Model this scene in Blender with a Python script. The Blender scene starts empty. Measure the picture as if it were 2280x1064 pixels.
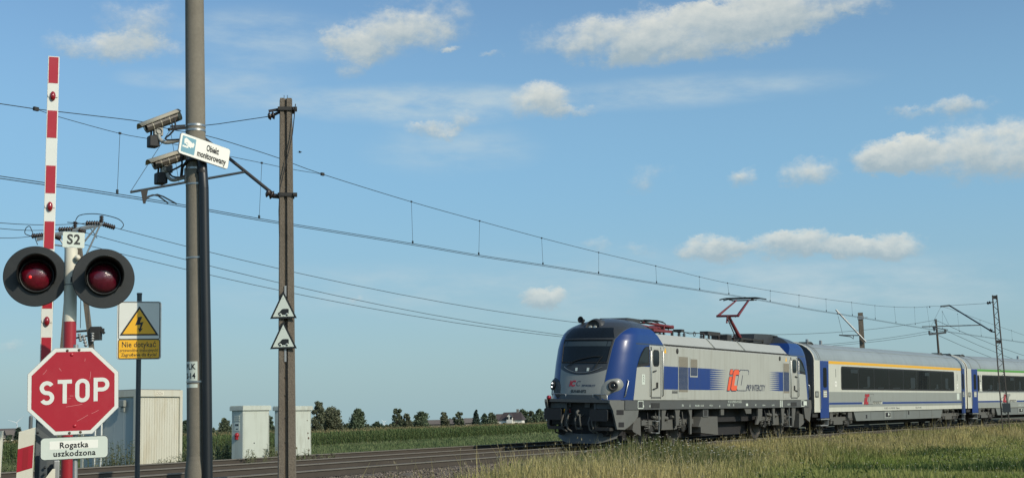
import bpy, math, random
import numpy as np
from mathutils import Matrix, Vector
random.seed(7); RNG = np.random.default_rng(11)
SC = bpy.context.scene
COL = SC.collection
R_ = math.radians

# ------------------------------------------------------------------ camera
F, PW, PH = 2800.0, 2280, 1064
ROLL = math.atan(.0269); PITCH = math.atan(405 * math.cos(ROLL) / F); ZC = 0.94
FWD = np.array([0, math.cos(PITCH), math.sin(PITCH)])
_up = np.array([0, -math.sin(PITCH), math.cos(PITCH)]); _rt = np.array([1., 0, 0])
RIGHT = _rt * math.cos(ROLL) - _up * math.sin(ROLL)
UP = _up * math.cos(ROLL) + _rt * math.sin(ROLL)
cd = bpy.data.cameras.new('camera'); cam = bpy.data.objects.new('camera', cd); COL.objects.link(cam)
cd.sensor_width = 36; cd.lens = 36 * F / PW; cd.clip_start = .1; cd.clip_end = 20000
cam.matrix_world = Matrix([[RIGHT[i], UP[i], -FWD[i], (0, 0, ZC)[i]] for i in range(3)] + [[0, 0, 0, 1]])
SC.camera = cam
SC.render.resolution_x, SC.render.resolution_y = 1024, 477

def ray(px, py):
    d = FWD * F + RIGHT * (px - PW / 2) + UP * (PH / 2 - py)
    return d / np.linalg.norm(d)
def at(px, py, Y):
    d = ray(px, py); return np.array([0, 0, ZC]) + d * (Y / d[1])
def onpl(px, py, p0, n):
    d = ray(px, py); o = np.array([0, 0, ZC]); return o + d * (np.dot(np.asarray(p0) - o, n) / np.dot(d, n))

# ------------------------------------------------------------------ sun, sky, exposure
SUN_AZ = R_(129)      # compass style: 0 = straight ahead (+Y), clockwise
SUN_EL = R_(32)
SUNV = np.array([math.sin(SUN_AZ) * math.cos(SUN_EL), math.cos(SUN_AZ) * math.cos(SUN_EL), math.sin(SUN_EL)])
sl = bpy.data.lights.new('sun', 'SUN'); sl.energy = 3.3; sl.angle = R_(.55); sl.color = (1, .90, .74)
so = bpy.data.objects.new('sun', sl); COL.objects.link(so); so.location = (30, -30, 60)
so.rotation_euler = Vector(SUNV).to_track_quat('Z', 'Y').to_euler()
SC.view_settings.view_transform = 'Standard'; SC.view_settings.look = 'None'
SC.view_settings.exposure = 0.0; SC.view_settings.gamma = 1
SC.cycles.max_bounces = 6; SC.cycles.diffuse_bounces = 3; SC.cycles.glossy_bounces = 3
SC.cycles.transparent_max_bounces = 8; SC.cycles.caustics_reflective = False; SC.cycles.caustics_refractive = False
SC.cycles.use_adaptive_sampling = True

# little expression language for shader maths
class X:
    nt = None
    def __init__(s, v): s.v = v
    @staticmethod
    def op(o, *a):
        n = X.nt.nodes.new('ShaderNodeMath'); n.operation = o
        for i, q in enumerate(a):
            q = q.v if isinstance(q, X) else q
            if isinstance(q, (int, float)): n.inputs[i].default_value = q
            else: X.nt.links.new(q, n.inputs[i])
        return X(n.outputs[0])
    def __add__(s, o): return X.op('ADD', s, o)
    __radd__ = __add__
    def __sub__(s, o): return X.op('SUBTRACT', s, o)
    def __rsub__(s, o): return X.op('SUBTRACT', o, s)
    def __mul__(s, o): return X.op('MULTIPLY', s, o)
    __rmul__ = __mul__
    def __truediv__(s, o): return X.op('DIVIDE', s, o)
    def __gt__(s, o): return X.op('GREATER_THAN', s, o)
    def __lt__(s, o): return X.op('LESS_THAN', s, o)
    def max(s, o): return X.op('MAXIMUM', s, o)
    def min(s, o): return X.op('MINIMUM', s, o)
    def abs(s): return X.op('ABSOLUTE', s)
    def sat(s): return s.max(0.).min(1.)
    def smooth(s, a, b):
        t = ((s - a) / (b - a)).sat(); return t * t * (3. - 2. * t)
def mixc(nt, fac, a, b):
    n = nt.nodes.new('ShaderNodeMix'); n.data_type = 'RGBA'; n.clamp_factor = True
    for sock, q in ((n.inputs[0], fac), (n.inputs[6], a), (n.inputs[7], b)):
        q = q.v if isinstance(q, X) else q
        if isinstance(q, (tuple, list)): sock.default_value = (*q[:3], 1)
        elif isinstance(q, (int, float)): sock.default_value = q
        else: nt.links.new(q, sock)
    return n.outputs[2]

world = bpy.data.worlds.new('World'); SC.world = world; world.use_nodes = True
nt = world.node_tree; nt.nodes.clear(); X.nt = nt
wo = nt.nodes.new('ShaderNodeOutputWorld'); bg = nt.nodes.new('ShaderNodeBackground'); bg.inputs[1].default_value = .138
sky = nt.nodes.new('ShaderNodeTexSky'); sky.sky_type = 'NISHITA'; sky.sun_disc = False
sky.sun_elevation = SUN_EL; sky.sun_rotation = SUN_AZ; sky.altitude = 80; sky.air_density = 1.0; sky.dust_density = 1.3; sky.ozone_density = 1.6
tint = nt.nodes.new('ShaderNodeMix'); tint.data_type = 'RGBA'; tint.blend_type = 'MULTIPLY'; tint.inputs[0].default_value = 1
nt.links.new(sky.outputs[0], tint.inputs[6]); tint.inputs[7].default_value = (.80, .985, 1.03, 1)
tc = nt.nodes.new('ShaderNodeTexCoord'); sp = nt.nodes.new('ShaderNodeSeparateXYZ'); nt.links.new(tc.outputs['Generated'], sp.inputs[0])
dx, dy, dz = (X(sp.outputs[i]) for i in range(3))
AZ = X.op('ARCTAN2', dx, dy) * F
EL = X.op('ARCSINE', dz) * F
def azel(px, py):
    d = ray(px, py); return math.atan2(d[0], d[1]) * F, math.asin(d[2]) * F
def wnoise(az, el, scale, detail=7, rough=.6, z=0.):
    c = nt.nodes.new('ShaderNodeCombineXYZ')
    for i, q in enumerate((az, el, z)):
        if isinstance(q, X): nt.links.new(q.v, c.inputs[i])
        else: c.inputs[i].default_value = q
    n = nt.nodes.new('ShaderNodeTexNoise'); n.inputs['Scale'].default_value = scale
    n.inputs['Detail'].default_value = detail; n.inputs['Roughness'].default_value = rough
    nt.links.new(c.outputs[0], n.inputs['Vector']); return X(n.outputs['Fac'])
# one entry per cloud seen in the sky: direction (as picture degrees) and angular half sizes, density
CUMULUS = [(1480, 80, 290, 62, 1.0), (1700, 22, 190, 55, .9), (255, 108, 160, 34, .66), (310, 50, 95, 52, .52),
           (850, 82, 140, 52, .60), (775, 122, 60, 50, .58), (955, 42, 120, 55, .52), (1200, 222, 75, 42, .85), (1285, 250, 55, 20, .6),
           (962, 290, 62, 18, .72), (1030, 264, 36, 24, .5), (2215, 338, 200, 66, .95), (1985, 348, 85, 36, 1.0), (1800, 384, 66, 32, .62),
           (1650, 398, 36, 27, .55), (2030, 247, 46, 20, .6), (2150, 236, 62, 27, .6), (1590, 550, 72, 28, .9), (1768, 548, 115, 32, 1.05),
           (1955, 552, 110, 26, .95), (1325, 546, 46, 17, .42), (1430, 556, 46, 15, .42), (1207, 665, 54, 28, 1.1), (1445, 396, 66, 28, .42),
           (792, 668, 22, 9, .5), (1012, 106, 28, 9, .5), (1095, 122, 32, 9, .5), (10, 772, 46, 13, .45), (1950, 10, 70, 22, .5)]
CIRRUS = [(940, 232, 290, 44, .9), (1520, 205, 380, 36, .6), (600, 80, 190, 60, .6), (1010, 335, 190, 60, .5), (540, 200, 160, 60, .5),
          (350, 175, 90, 22, .5), (1350, 640, 700, 90, .40), (2000, 640, 420, 70, .42), (500, 640, 500, 60, .25)]
def field(az, el, lst, want_v=False):
    tot = None; vt = None
    for (px, py, rx, ry, amp) in lst:
        a, e = azel(px, py)
        u = (az - a) * (1. / rx); v = (el - e) * (1. / ry)
        f = (1. - (u * u + v * v) * .62).max(0.) * amp
        tot = f if tot is None else tot + f
        if want_v: vt = f * v if vt is None else vt + f * v
    return (tot, vt / (tot + .02)) if want_v else tot
w1 = wnoise(AZ * .7, EL, .013, 9, .70, 11.) - .5; w2 = wnoise(AZ * .7, EL, .016, 9, .70, 23.) - .5
f0, hv = field(AZ + w1 * 120., EL + w2 * 86., CUMULUS, True)
n1 = wnoise(AZ * .75, EL, .016, 10, .62)
n1b = wnoise(AZ * .75 - 7., EL + 12., .016, 5, .55)
v0 = f0.min(1.0) * 1.35 + (n1 - .5) * 2.2 - .34
alpha = v0.smooth(-.22, .95) * (f0 * 2.0).sat()
lit = (hv * .75 + .46 + (n1 - n1b) * 1.3 - (v0 - .5).sat() * .10).sat()
ccol = mixc(nt, lit, (2.75, 3.40, 3.70), (5.4, 5.5, 5.05))
cf = field(AZ, EL, CIRRUS)
cn = wnoise(AZ * .30 + EL * .25, EL * 1.0 - AZ * .03, .014, 8, .62, 3.)
calpha = (cf * (cn - .24)).smooth(.0, .32) * .70
far = EL.smooth(-60., 560.)
c0 = mixc(nt, EL.smooth(-60., 330.) * (1. - EL.smooth(420., 1000.)) * .62, tint.outputs[2], (1.72, 3.40, 4.85))
c1 = mixc(nt, (1. - far) * .92, c0, (2.45, 3.55, 3.90))
c1 = mixc(nt, calpha, c1, (3.9, 4.7, 5.0))
c2 = mixc(nt, alpha * (.48 + .41 * far), c1, ccol)
nt.links.new(c2, bg.inputs[0]); nt.links.new(bg.outputs[0], wo.inputs[0])

# ------------------------------------------------------------------ materials
def mat(name, base, rough=.6, metal=0., var=.12, vscale=3., bump=0., bscale=40., spec=.5, coat=0., emit=None, estr=0., dirt=0., dcol=(.08, .07, .055), dscale=1.2, coord='Object', streak=None):
    m = bpy.data.materials.new(name); m.use_nodes = True; t = m.node_tree
    b = t.nodes['Principled BSDF']
    b.inputs['Roughness'].default_value = rough; b.inputs['Metallic'].default_value = metal
    b.inputs['Specular IOR Level'].default_value = spec
    if coat: b.inputs['Coat Weight'].default_value = coat; b.inputs['Coat Roughness'].default_value = .08
    tcn = t.nodes.new('ShaderNodeTexCoord')
    col = None
    if var or dirt:
        n = t.nodes.new('ShaderNodeTexNoise'); n.inputs['Scale'].default_value = vscale; n.inputs['Detail'].default_value = 6
        t.links.new(tcn.outputs[coord], n.inputs['Vector'])
        lo = tuple(c * (1 - var) for c in base); hi = tuple(min(1, c * (1 + var)) for c in base)
        col = mixc(t, n.outputs['Fac'], lo, hi)
        if dirt:
            n2 = t.nodes.new('ShaderNodeTexNoise'); n2.inputs['Scale'].default_value = dscale; n2.inputs['Detail'].default_value = 9; n2.inputs['Roughness'].default_value = .7
            if streak:
                mp = t.nodes.new('ShaderNodeMapping'); mp.inputs['Scale'].default_value = streak; t.links.new(tcn.outputs[coord], mp.inputs[0]); t.links.new(mp.outputs[0], n2.inputs['Vector'])
            else: t.links.new(tcn.outputs[coord], n2.inputs['Vector'])
            rp = t.nodes.new('ShaderNodeMapRange'); rp.inputs[1].default_value = .48; rp.inputs[2].default_value = .72; rp.inputs[4].default_value = dirt
            t.links.new(n2.outputs['Fac'], rp.inputs[0])
            col = mixc(t, rp.outputs[0], col, dcol)
        t.links.new(col, b.inputs['Base Color'])
    else: b.inputs['Base Color'].default_value = (*base, 1)
    if bump:
        n3 = t.nodes.new('ShaderNodeTexNoise'); n3.inputs['Scale'].default_value = bscale; n3.inputs['Detail'].default_value = 5
        t.links.new(tcn.outputs[coord], n3.inputs['Vector'])
        bm = t.nodes.new('ShaderNodeBump'); bm.inputs['Strength'].default_value = bump; bm.inputs['Distance'].default_value = .02
        t.links.new(n3.outputs['Fac'], bm.inputs['Height']); t.links.new(bm.outputs[0], b.inputs['Normal'])
    if emit:
        b.inputs['Emission Color'].default_value = (*emit, 1); b.inputs['Emission Strength'].default_value = estr
    return m
def attr_mat(name, rough=.7, trans=.25, spec=.25):
    m = bpy.data.materials.new(name); m.use_nodes = True; t = m.node_tree; b = t.nodes['Principled BSDF']
    a = t.nodes.new('ShaderNodeAttribute'); a.attribute_name = 'tint'
    t.links.new(a.outputs['Color'], b.inputs['Base Color']); b.inputs['Roughness'].default_value = rough; b.inputs['Specular IOR Level'].default_value = spec
    if trans:
        o = t.nodes['Material Output']; tr = t.nodes.new('ShaderNodeBsdfTranslucent'); t.links.new(a.outputs['Color'], tr.inputs[0])
        ms = t.nodes.new('ShaderNodeMixShader'); ms.inputs[0].default_value = trans
        t.links.new(b.outputs[0], ms.inputs[1]); t.links.new(tr.outputs[0], ms.inputs[2]); t.links.new(ms.outputs[0], o.inputs[0])
    return m
M = {}
M['blue'] = mat('blue_paint', (.016, .052, .215), .26, coat=.55, var=.06, dirt=.10, dcol=(.05, .06, .09), dscale=.8)
M['stripe'] = mat('blue_livery', (.010, .040, .20), .35, coat=.3, var=.05, dirt=.3, dcol=(.04, .06, .13), dscale=1.3, streak=(3.2, 3.2, .35))
M['grey'] = mat('grey_paint', (.40, .41, .365), .42, var=.05, vscale=1.2, dirt=.42, dcol=(.24, .22, .17), dscale=1.3, streak=(3.2, 3.2, .35))
M['rgrey'] = mat('roof_grey_paint', (.37, .38, .345), .5, var=.06, dirt=.25, dcol=(.30, .30, .26))
M['uframe'] = mat('underframe_grey', (.085, .09, .087), .6, var=.12, dirt=.35, dcol=(.07, .06, .05), dscale=2)
M['ugrey2'] = mat('bogie_grey', (.10, .10, .09), .7, var=.2, dirt=.5, dcol=(.07, .06, .045), dscale=3, bump=.2)
M['dark'] = mat('dark_machinery', (.028, .028, .026), .75, var=.3, vscale=6, bump=.3)
M['brown'] = mat('rusty_pipe', (.11, .075, .05), .8, var=.25)
M['black'] = mat('black_rubber', (.016, .017, .018), .65, var=.1)
M['roofdark'] = mat('roof_dark_paint', (.040, .044, .046), .5, var=.1, dirt=.2, dcol=(.1, .1, .09))
M['glass'] = mat('dark_glass', (.010, .014, .016), .06, var=0, spec=.35)
M['cglass'] = mat('tinted_glass', (.008, .011, .013), .05, var=0, spec=.5)
M['steel'] = mat('steel', (.42, .42, .40), .35, .85, var=.1)
M['galv'] = mat('galvanised_steel', (.36, .37, .36), .45, .5, var=.15, vscale=14)
M['rail'] = mat('rusty_rail_side', (.056, .046, .036), .85, var=.25, vscale=2, dirt=.4, dcol=(.03, .025, .02), dscale=.9)
M['railtop'] = mat('worn_lit_rail_head', (.17, .155, .13), .5, .2, var=.12)
M['red'] = mat('red_paint', (.33, .014, .022), .35, coat=.3, var=.1, vscale=5)
M['redarm'] = mat('red_arm_paint', (.155, .024, .026), .5, var=.15)
M['signred'] = mat('sign_red_film', (.40, .014, .028), .36, var=.07, vscale=7, dirt=.12, dcol=(.5, .12, .12), dscale=5)
M['white'] = mat('white_paint', (.72, .74, .68), .45, var=.05, dirt=.15, dcol=(.45, .43, .36), dscale=4)
M['creamw'] = mat('cream_white_paint', (.70, .67, .55), .5, var=.06, dirt=.3, dcol=(.42, .36, .22), dscale=3)
M['signwhite'] = mat('white_sign_film', (.62, .68, .60), .4, var=.05, dirt=.18, dcol=(.40, .42, .36), dscale=6)
M['brightwhite'] = mat('clean_white_film', (.84, .84, .76), .4, var=.02)
M['yellow'] = mat('yellow_sign_film', (.86, .46, .02), .42, var=.06)
M['cyan'] = mat('pale_blue_print', (.17, .36, .44), .45, var=.1)
M['orange'] = mat('orange_film', (.80, .12, .045), .4, var=.04)
M['navy'] = mat('navy_lettering', (.02, .025, .06), .45, var=0)
M['ink'] = mat('black_print', (.014, .016, .016), .5, var=0)
M['cw'] = mat('coach_white', (.54, .55, .475), .38, var=.04, dirt=.35, dcol=(.36, .34, .27), dscale=1.2, streak=(3., 3., .4))
M['cg'] = mat('coach_grey', (.27, .29, .265), .4, var=.05, dirt=.35, dcol=(.2, .19, .15), dscale=1.2, streak=(3., 3., .4))
M['croof'] = mat('coach_roof_silver', (.245, .285, .29), .5, var=.10, vscale=.6, dirt=.4, dcol=(.15, .165, .165), dscale=.9, streak=(2.5, .6, .6))
M['cunder'] = mat('coach_skirt_grey', (.155, .17, .16), .55, var=.08, dirt=.3, dcol=(.12, .11, .09))
M['cyel'] = mat('yellow_class_band', (.74, .40, .03), .42, var=.03)
M['cgreen'] = mat('green_class_band', (.09, .30, .05), .42, var=.03)
M['insul'] = mat('brown_porcelain', (.035, .025, .022), .3, var=.1)
M['grille'] = mat('louvre_grille', (.26, .235, .185), .6, var=.15, vscale=10)
M['grilleb'] = mat('louvre_grille_blue', (.03, .055, .13), .6, var=.15, vscale=10)
M['conc'] = mat('pole_concrete', (.205, .185, .145), .85, var=.16, vscale=30, bump=.25, bscale=120, dirt=.35, dcol=(.12, .105, .08), dscale=2.5)
M['aggr'] = mat('exposed_aggregate_concrete', (.165, .138, .105), .9, var=.55, vscale=38, bump=.8, bscale=55, dirt=.45, dcol=(.085, .072, .055), dscale=3)
M['conduit'] = mat('black_conduit_plastic', (.010, .013, .016), .38, var=.1, vscale=6, dirt=.2, dcol=(.03, .03, .03))
M['wire'] = mat('wire_metal', (.035, .045, .05), .55, .2, var=0)
M['gpost'] = mat('dark_grey_post_paint', (.055, .065, .07), .5, var=.08)
M['backboard'] = mat('signal_board_black', (.0095, .012, .0125), .5, var=.2, vscale=4, dirt=.35, dcol=(.04, .044, .042), dscale=5)
M['lensred'] = mat('red_signal_lens', (.12, .004, .013), .16, var=.45, vscale=26, bump=.18, bscale=70, coat=.6)
M['lensdull'] = mat('dull_red_signal_lens', (.085, .005, .015), .2, var=.3, vscale=26, bump=.18, bscale=70, coat=.6)
M['glowred'] = mat('lit_red_lamp', (.9, .03, .02), .3, var=0, emit=(1, .03, .03), estr=.75)
M['amberref'] = mat('red_reflector', (.28, .01, .02), .2, coat=.6, var=.1)
M['lamp'] = mat('lit_white_lamp', (.9, .9, .85), .3, var=0, emit=(1, 1, .95), estr=2.6)
M['lamplow'] = mat('headlamp_reflector', (.6, .6, .5), .15, .6, var=0)
M['box'] = mat('cabinet_grey', (.50, .54, .47), .55, var=.05, vscale=2, dirt=.45, dcol=(.30, .31, .24), dscale=1.5, streak=(4., 4., .6))
M['boxold'] = mat('weathered_cabinet_grey', (.50, .54, .47), .6, var=.08, vscale=3, dirt=.55, dcol=(.25, .24, .18), dscale=2.0, streak=(4., 4., .7))
M['cont'] = mat('container_cream', (.56, .55, .455), .55, var=.05, vscale=1.5, dirt=.45, dcol=(.38, .30, .16), dscale=1.2, streak=(3., 3., .5))
M['contg'] = mat('container_panel_grey', (.38, .43, .42), .55, var=.06, vscale=2)
M['housing'] = mat('barrier_housing_grey', (.10, .115, .12), .5, var=.12, vscale=4, dirt=.3, dcol=(.15, .14, .12))
M['camgrey'] = mat('camera_housing_cream', (.42, .39, .30), .5, var=.06)
M['camdark'] = mat('camera_housing_brown', (.07, .062, .05), .5, var=.15)
M['camarm'] = mat('camera_arm_grey', (.32, .32, .29), .5, var=.1)
M['bark'] = mat('bark', (.075, .06, .045), .9, var=.3, vscale=4, bump=.4)
M['leaf'] = attr_mat('leaf_foliage', .65, .2)
M['grass'] = attr_mat('grass_blades', .75, .3)
M['stone'] = attr_mat('ballast_stone', .9, 0)
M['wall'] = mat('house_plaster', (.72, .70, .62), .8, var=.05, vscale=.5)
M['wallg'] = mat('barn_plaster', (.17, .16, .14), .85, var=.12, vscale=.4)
M['rooft'] = mat('dark_roof_tiles', (.055, .042, .042), .8, var=.15, vscale=1)
M['roofb'] = mat('weathered_roof_sheets', (.12, .105, .095), .85, var=.2, vscale=.6)
M['turb'] = mat('turbine_white', (.78, .80, .80), .5, var=.02)
M['lampshell'] = mat('lamp_shell_grey', (.21, .22, .20), .4, var=.08, coat=.3)
M['skirt_grey'] = mat('skirt_grey', (.135, .14, .13), .55, var=.12, dirt=.3, dcol=(.08, .075, .06), dscale=2)
M['wheelsteel'] = mat('wheel_steel', (.05, .045, .04), .6, var=.3, dirt=.4, dcol=(.03, .025, .02))
M['mastmetal'] = mat('weathered_mast_steel', (.055, .050, .044), .75, var=.3, vscale=5)
M['insideblack'] = mat('shaded_interior', (.02, .02, .022), .9, var=.2)  # flat near-black standing in for shade in recesses and under the floors

def ground_mat():
    m = bpy.data.materials.new('meadow_soil'); m.use_nodes = True; t = m.node_tree; b = t.nodes['Principled BSDF']; b.inputs['Roughness'].default_value = .95
    tcn = t.nodes.new('ShaderNodeTexCoord')
    n = t.nodes.new('ShaderNodeTexNoise'); n.inputs['Scale'].default_value = .25; n.inputs['Detail'].default_value = 9; n.inputs['Roughness'].default_value = .65
    t.links.new(tcn.outputs['Object'], n.inputs['Vector'])
    c = mixc(t, n.outputs['Fac'], (.045, .062, .020), (.115, .115, .045))
    n2 = t.nodes.new('ShaderNodeTexNoise'); n2.inputs['Scale'].default_value = 9; n2.inputs['Detail'].default_value = 6
    t.links.new(tcn.outputs['Object'], n2.inputs['Vector'])
    c = mixc(t, X.op('MULTIPLY', n2.outputs['Fac'], .5).v if False else n2.outputs['Fac'], c, (.07, .065, .035))
    t.links.new(c, b.inputs['Base Color']); return m
M['ground'] = ground_mat()
M['ballast'] = mat('ballast_bed', (.105, .088, .068), .95, var=.6, vscale=16, bump=1., bscale=22, dirt=.4, dcol=(.06, .05, .04), dscale=3)

# cab shell: one painted surface whose colour fields follow the real livery edges
def cab_mat():
    m = bpy.data.materials.new('cab_livery'); m.use_nodes = True; t = m.node_tree; b = t.nodes['Principled BSDF']; X.nt = t
    tcn = t.nodes.new('ShaderNodeTexCoord'); s = t.nodes.new('ShaderNodeSeparateXYZ'); t.links.new(tcn.outputs['Object'], s.inputs[0])
    x, y, z = X(s.outputs[0]).abs(), X(s.outputs[1]).abs(), X(s.outputs[2])
    edge = .80 + (z - 1.65) * .085 + (z - 3.6).max(0.) * .40
    front = ((y < edge) * (x > 7.6)).max(z > 4.02)
    line = (y < edge + .018) * (x > 7.6) * (z < 4.0)
    arc = 2.40 + y * y * .25
    silver = (z < arc) * (z > 1.75)
    side = (x < 8.2 - (z - 1.6) * .21) * (z < 2.715)
    side = side.max((x < 7.03) * (z < 3.455))
    band = (x < 7.98) * (z < 3.50) * (z > 3.455) * (x > 5.95)
    n = t.nodes.new('ShaderNodeTexNoise'); n.inputs['Scale'].default_value = 1.3; n.inputs['Detail'].default_value = 8
    t.links.new(tcn.outputs['Object'], n.inputs['Vector'])
    blue = mixc(t, n.outputs['Fac'], (.006, .032, .150), (.010, .042, .185))
    grey = mixc(t, n.outputs['Fac'], (.38, .39, .345), (.42, .43, .385))
    sil = mixc(t, n.outputs['Fac'], (.20, .21, .195), (.285, .295, .27))
    dk = mixc(t, n.outputs['Fac'], (.034, .038, .04), (.054, .058, .06))
    c = mixc(t, side, blue, grey)
    c = mixc(t, band, c, (.035, .045, .07))
    c = mixc(t, line, c, (.09, .10, .10))
    c = mixc(t, front, c, mixc(t, silver, dk, sil))
    t.links.new(c, b.inputs['Base Color'])
    b.inputs['Roughness'].default_value = .36; b.inputs['Coat Weight'].default_value = .28; b.inputs['Coat Roughness'].default_value = .15; b.inputs['Specular IOR Level'].default_value = .35
    return m
M['cab'] = cab_mat()

# ------------------------------------------------------------------ mesh helpers
def nrm(v):
    v = np.asarray(v, float); l = np.linalg.norm(v); return v / l if l > 1e-12 else v
class MB:
    def __init__(s): s.v = []; s.f = []; s.m = []; s.s = []
    def add(s, vs, fs, m=0, sm=False):
        k = len(s.v); s.v += [tuple(map(float, p)) for p in vs]
        for f in fs: s.f.append([i + k for i in f]); s.m.append(m); s.s.append(sm)
        return s
    def box(s, x0, x1, y0, y1, z0, z1, m=0):
        vs = [(x, y, z) for x in (x0, x1) for y in (y0, y1) for z in (z0, z1)]
        return s.add(vs, [(0, 1, 3, 2), (4, 6, 7, 5), (0, 4, 5, 1), (2, 3, 7, 6), (0, 2, 6, 4), (1, 5, 7, 3)], m)
    def obox(s, c, e, h, m=0):          # centre, three axes, half sizes
        c = np.asarray(c, float); e = [np.asarray(q, float) for q in e]
        vs = [c + e[0] * i * h[0] + e[1] * j * h[1] + e[2] * k * h[2] for i in (-1, 1) for j in (-1, 1) for k in (-1, 1)]
        return s.add(vs, [(0, 1, 3, 2), (4, 6, 7, 5), (0, 4, 5, 1), (2, 3, 7, 6), (0, 2, 6, 4), (1, 5, 7, 3)], m)
    def tube(s, pts, r, n=8, m=0, caps=True):
        pts = [np.asarray(p, float) for p in pts]; rs = r if isinstance(r, (list, tuple)) else [r] * len(pts)
        rings = []; prev = None
        for i, p in enumerate(pts):
            d = nrm((pts[min(i + 1, len(pts) - 1)] - pts[max(i - 1, 0)]))
            a = np.array([0, 0, 1.]) if abs(d[2]) < .95 else np.array([1., 0, 0])
            if prev is not None: a = prev
            u = nrm(np.cross(a, d)); w = np.cross(d, u); prev = w
            rings.append([p + (u * math.cos(t) + w * math.sin(t)) * rs[i] for t in np.linspace(0, 2 * math.pi, n, endpoint=False)])
        vs = [q for rg in rings for q in rg]; fs = []
        for i in range(len(pts) - 1):
            for j in range(n): fs.append((i * n + j, i * n + (j + 1) % n, (i + 1) * n + (j + 1) % n, (i + 1) * n + j))
        s.add(vs, fs, m, True)
        if caps: s.add(rings[0], [tuple(range(n))[::-1]], m); s.add(rings[-1], [tuple(range(n))], m)
        return s
    def bar(s, p0, p1, w, h, m=0, up=(0, 0, 1)):
        p0 = np.asarray(p0, float); p1 = np.asarray(p1, float); d = nrm(p1 - p0); a = np.asarray(up, float)
        if abs(d @ a) > .97: a = np.array([1., 0, 0])
        u = nrm(np.cross(a, d)); v = np.cross(d, u)
        return s.obox((p0 + p1) / 2, (d, u, v), (np.linalg.norm(p1 - p0) / 2, w / 2, h / 2), m)
    def prism(s, poly, o, e1, e2, d, m=0, m_side=None):   # outline in the plane, extruded by vector d
        o, e1, e2, d = (np.asarray(q, float) for q in (o, e1, e2, d))
        a = [o + e1 * p[0] + e2 * p[1] for p in poly]; n = len(a); b = [q + d for q in a]
        ms = m if m_side is None else m_side
        s.add(b, [tuple(range(n))], m); s.add(a, [tuple(range(n))[::-1]], ms)
        s.add(a + b, [(i, (i + 1) % n, n + (i + 1) % n, n + i) for i in range(n)], ms)
        return s
    def lathe(s, prof, o, ax, n=24, m=0, a0=0., a1=2 * math.pi, sm=True, ref=None):
        o = np.asarray(o, float); ax = nrm(ax)
        a = np.asarray(ref, float) if ref is not None else (np.array([0, 0, 1.]) if abs(ax[2]) < .9 else np.array([1., 0, 0]))
        u = nrm(a - ax * (a @ ax)); w = np.cross(ax, u)
        full = abs(a1 - a0 - 2 * math.pi) < 1e-6
        ts = np.linspace(a0, a1, n, endpoint=not full); k = len(prof)
        vs = [o + ax * h + (u * math.cos(t) + w * math.sin(t)) * r for t in ts for (r, h) in prof]
        fs = []
        for i in range(n if full else n - 1):
            j = (i + 1) % n
            for q in range(k - 1): fs.append((i * k + q, j * k + q, j * k + q + 1, i * k + q + 1))
        return s.add(vs, fs, m, sm)
    def wheel(s, c, ax, r, w, n=24, m=0):
        c = np.asarray(c, float) - nrm(ax) * w / 2
        return s.lathe([(0, 0), (r * .55, 0), (r * .6, w * .25), (r * .85, w * .25), (r * .9, 0), (r, 0), (r, w), (r * .9, w), (r * .85, w * .75), (r * .6, w * .75), (r * .55, w), (0, w)], c, ax, n, m, sm=False)
def smoothpts(P, k=4):
    P = np.array(P); out = []
    for i in range(len(P) - 1):
        p0, p1, p2, p3 = P[max(i - 1, 0)], P[i], P[i + 1], P[min(i + 2, len(P) - 1)]
        for t in np.linspace(0, 1, k, endpoint=False):
            out.append(.5 * ((2 * p1) + (-p0 + p2) * t + (2 * p0 - 5 * p1 + 4 * p2 - p3) * t * t + (-p0 + 3 * p1 - 3 * p2 + p3) * t ** 3))
    return out + [P[-1]]
MW = {}
def tag(o, label=None, cat=None, group=None, kind=None):
    if label: o['label'] = label
    if cat: o['category'] = cat
    if group: o['group'] = group
    if kind: o['kind'] = kind
    return o
def thing(name, label, cat, M0=None, group=None):
    o = bpy.data.objects.new(name, None); COL.objects.link(o); o.empty_display_size = .3
    if M0 is None: M0 = Matrix.Identity(4)
    elif not isinstance(M0, Matrix): M0 = Matrix.Translation(Vector([float(q) for q in M0]))
    o.matrix_world = M0; MW[o.name] = M0
    return tag(o, label, cat, group)
def rootof(o):
    while o.parent: o = o.parent
    return o
def obj(name, mb, mats, parent=None, world=False, bevel=0.):
    me = bpy.data.meshes.new(name)
    vs = mb.v
    if world and parent is not None:
        inv = np.array(MW[rootof(parent).name].inverted()); A = np.c_[np.array(vs), np.ones(len(vs))] @ inv.T; vs = A[:, :3].tolist()
    me.from_pydata(vs, [], mb.f)
    for q in (mats if isinstance(mats, (list, tuple)) else [mats]): me.materials.append(M[q] if isinstance(q, str) else q)
    me.polygons.foreach_set('material_index', mb.m); me.polygons.foreach_set('use_smooth', mb.s)
    me.update()
    o = bpy.data.objects.new(name, me); COL.objects.link(o)
    if parent is not None: o.parent = parent
    if bevel:
        b = o.modifiers.new('bevel', 'BEVEL'); b.width = bevel; b.segments = 2; b.limit_method = 'ANGLE'; b.angle_limit = R_(40)
    return o
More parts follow.
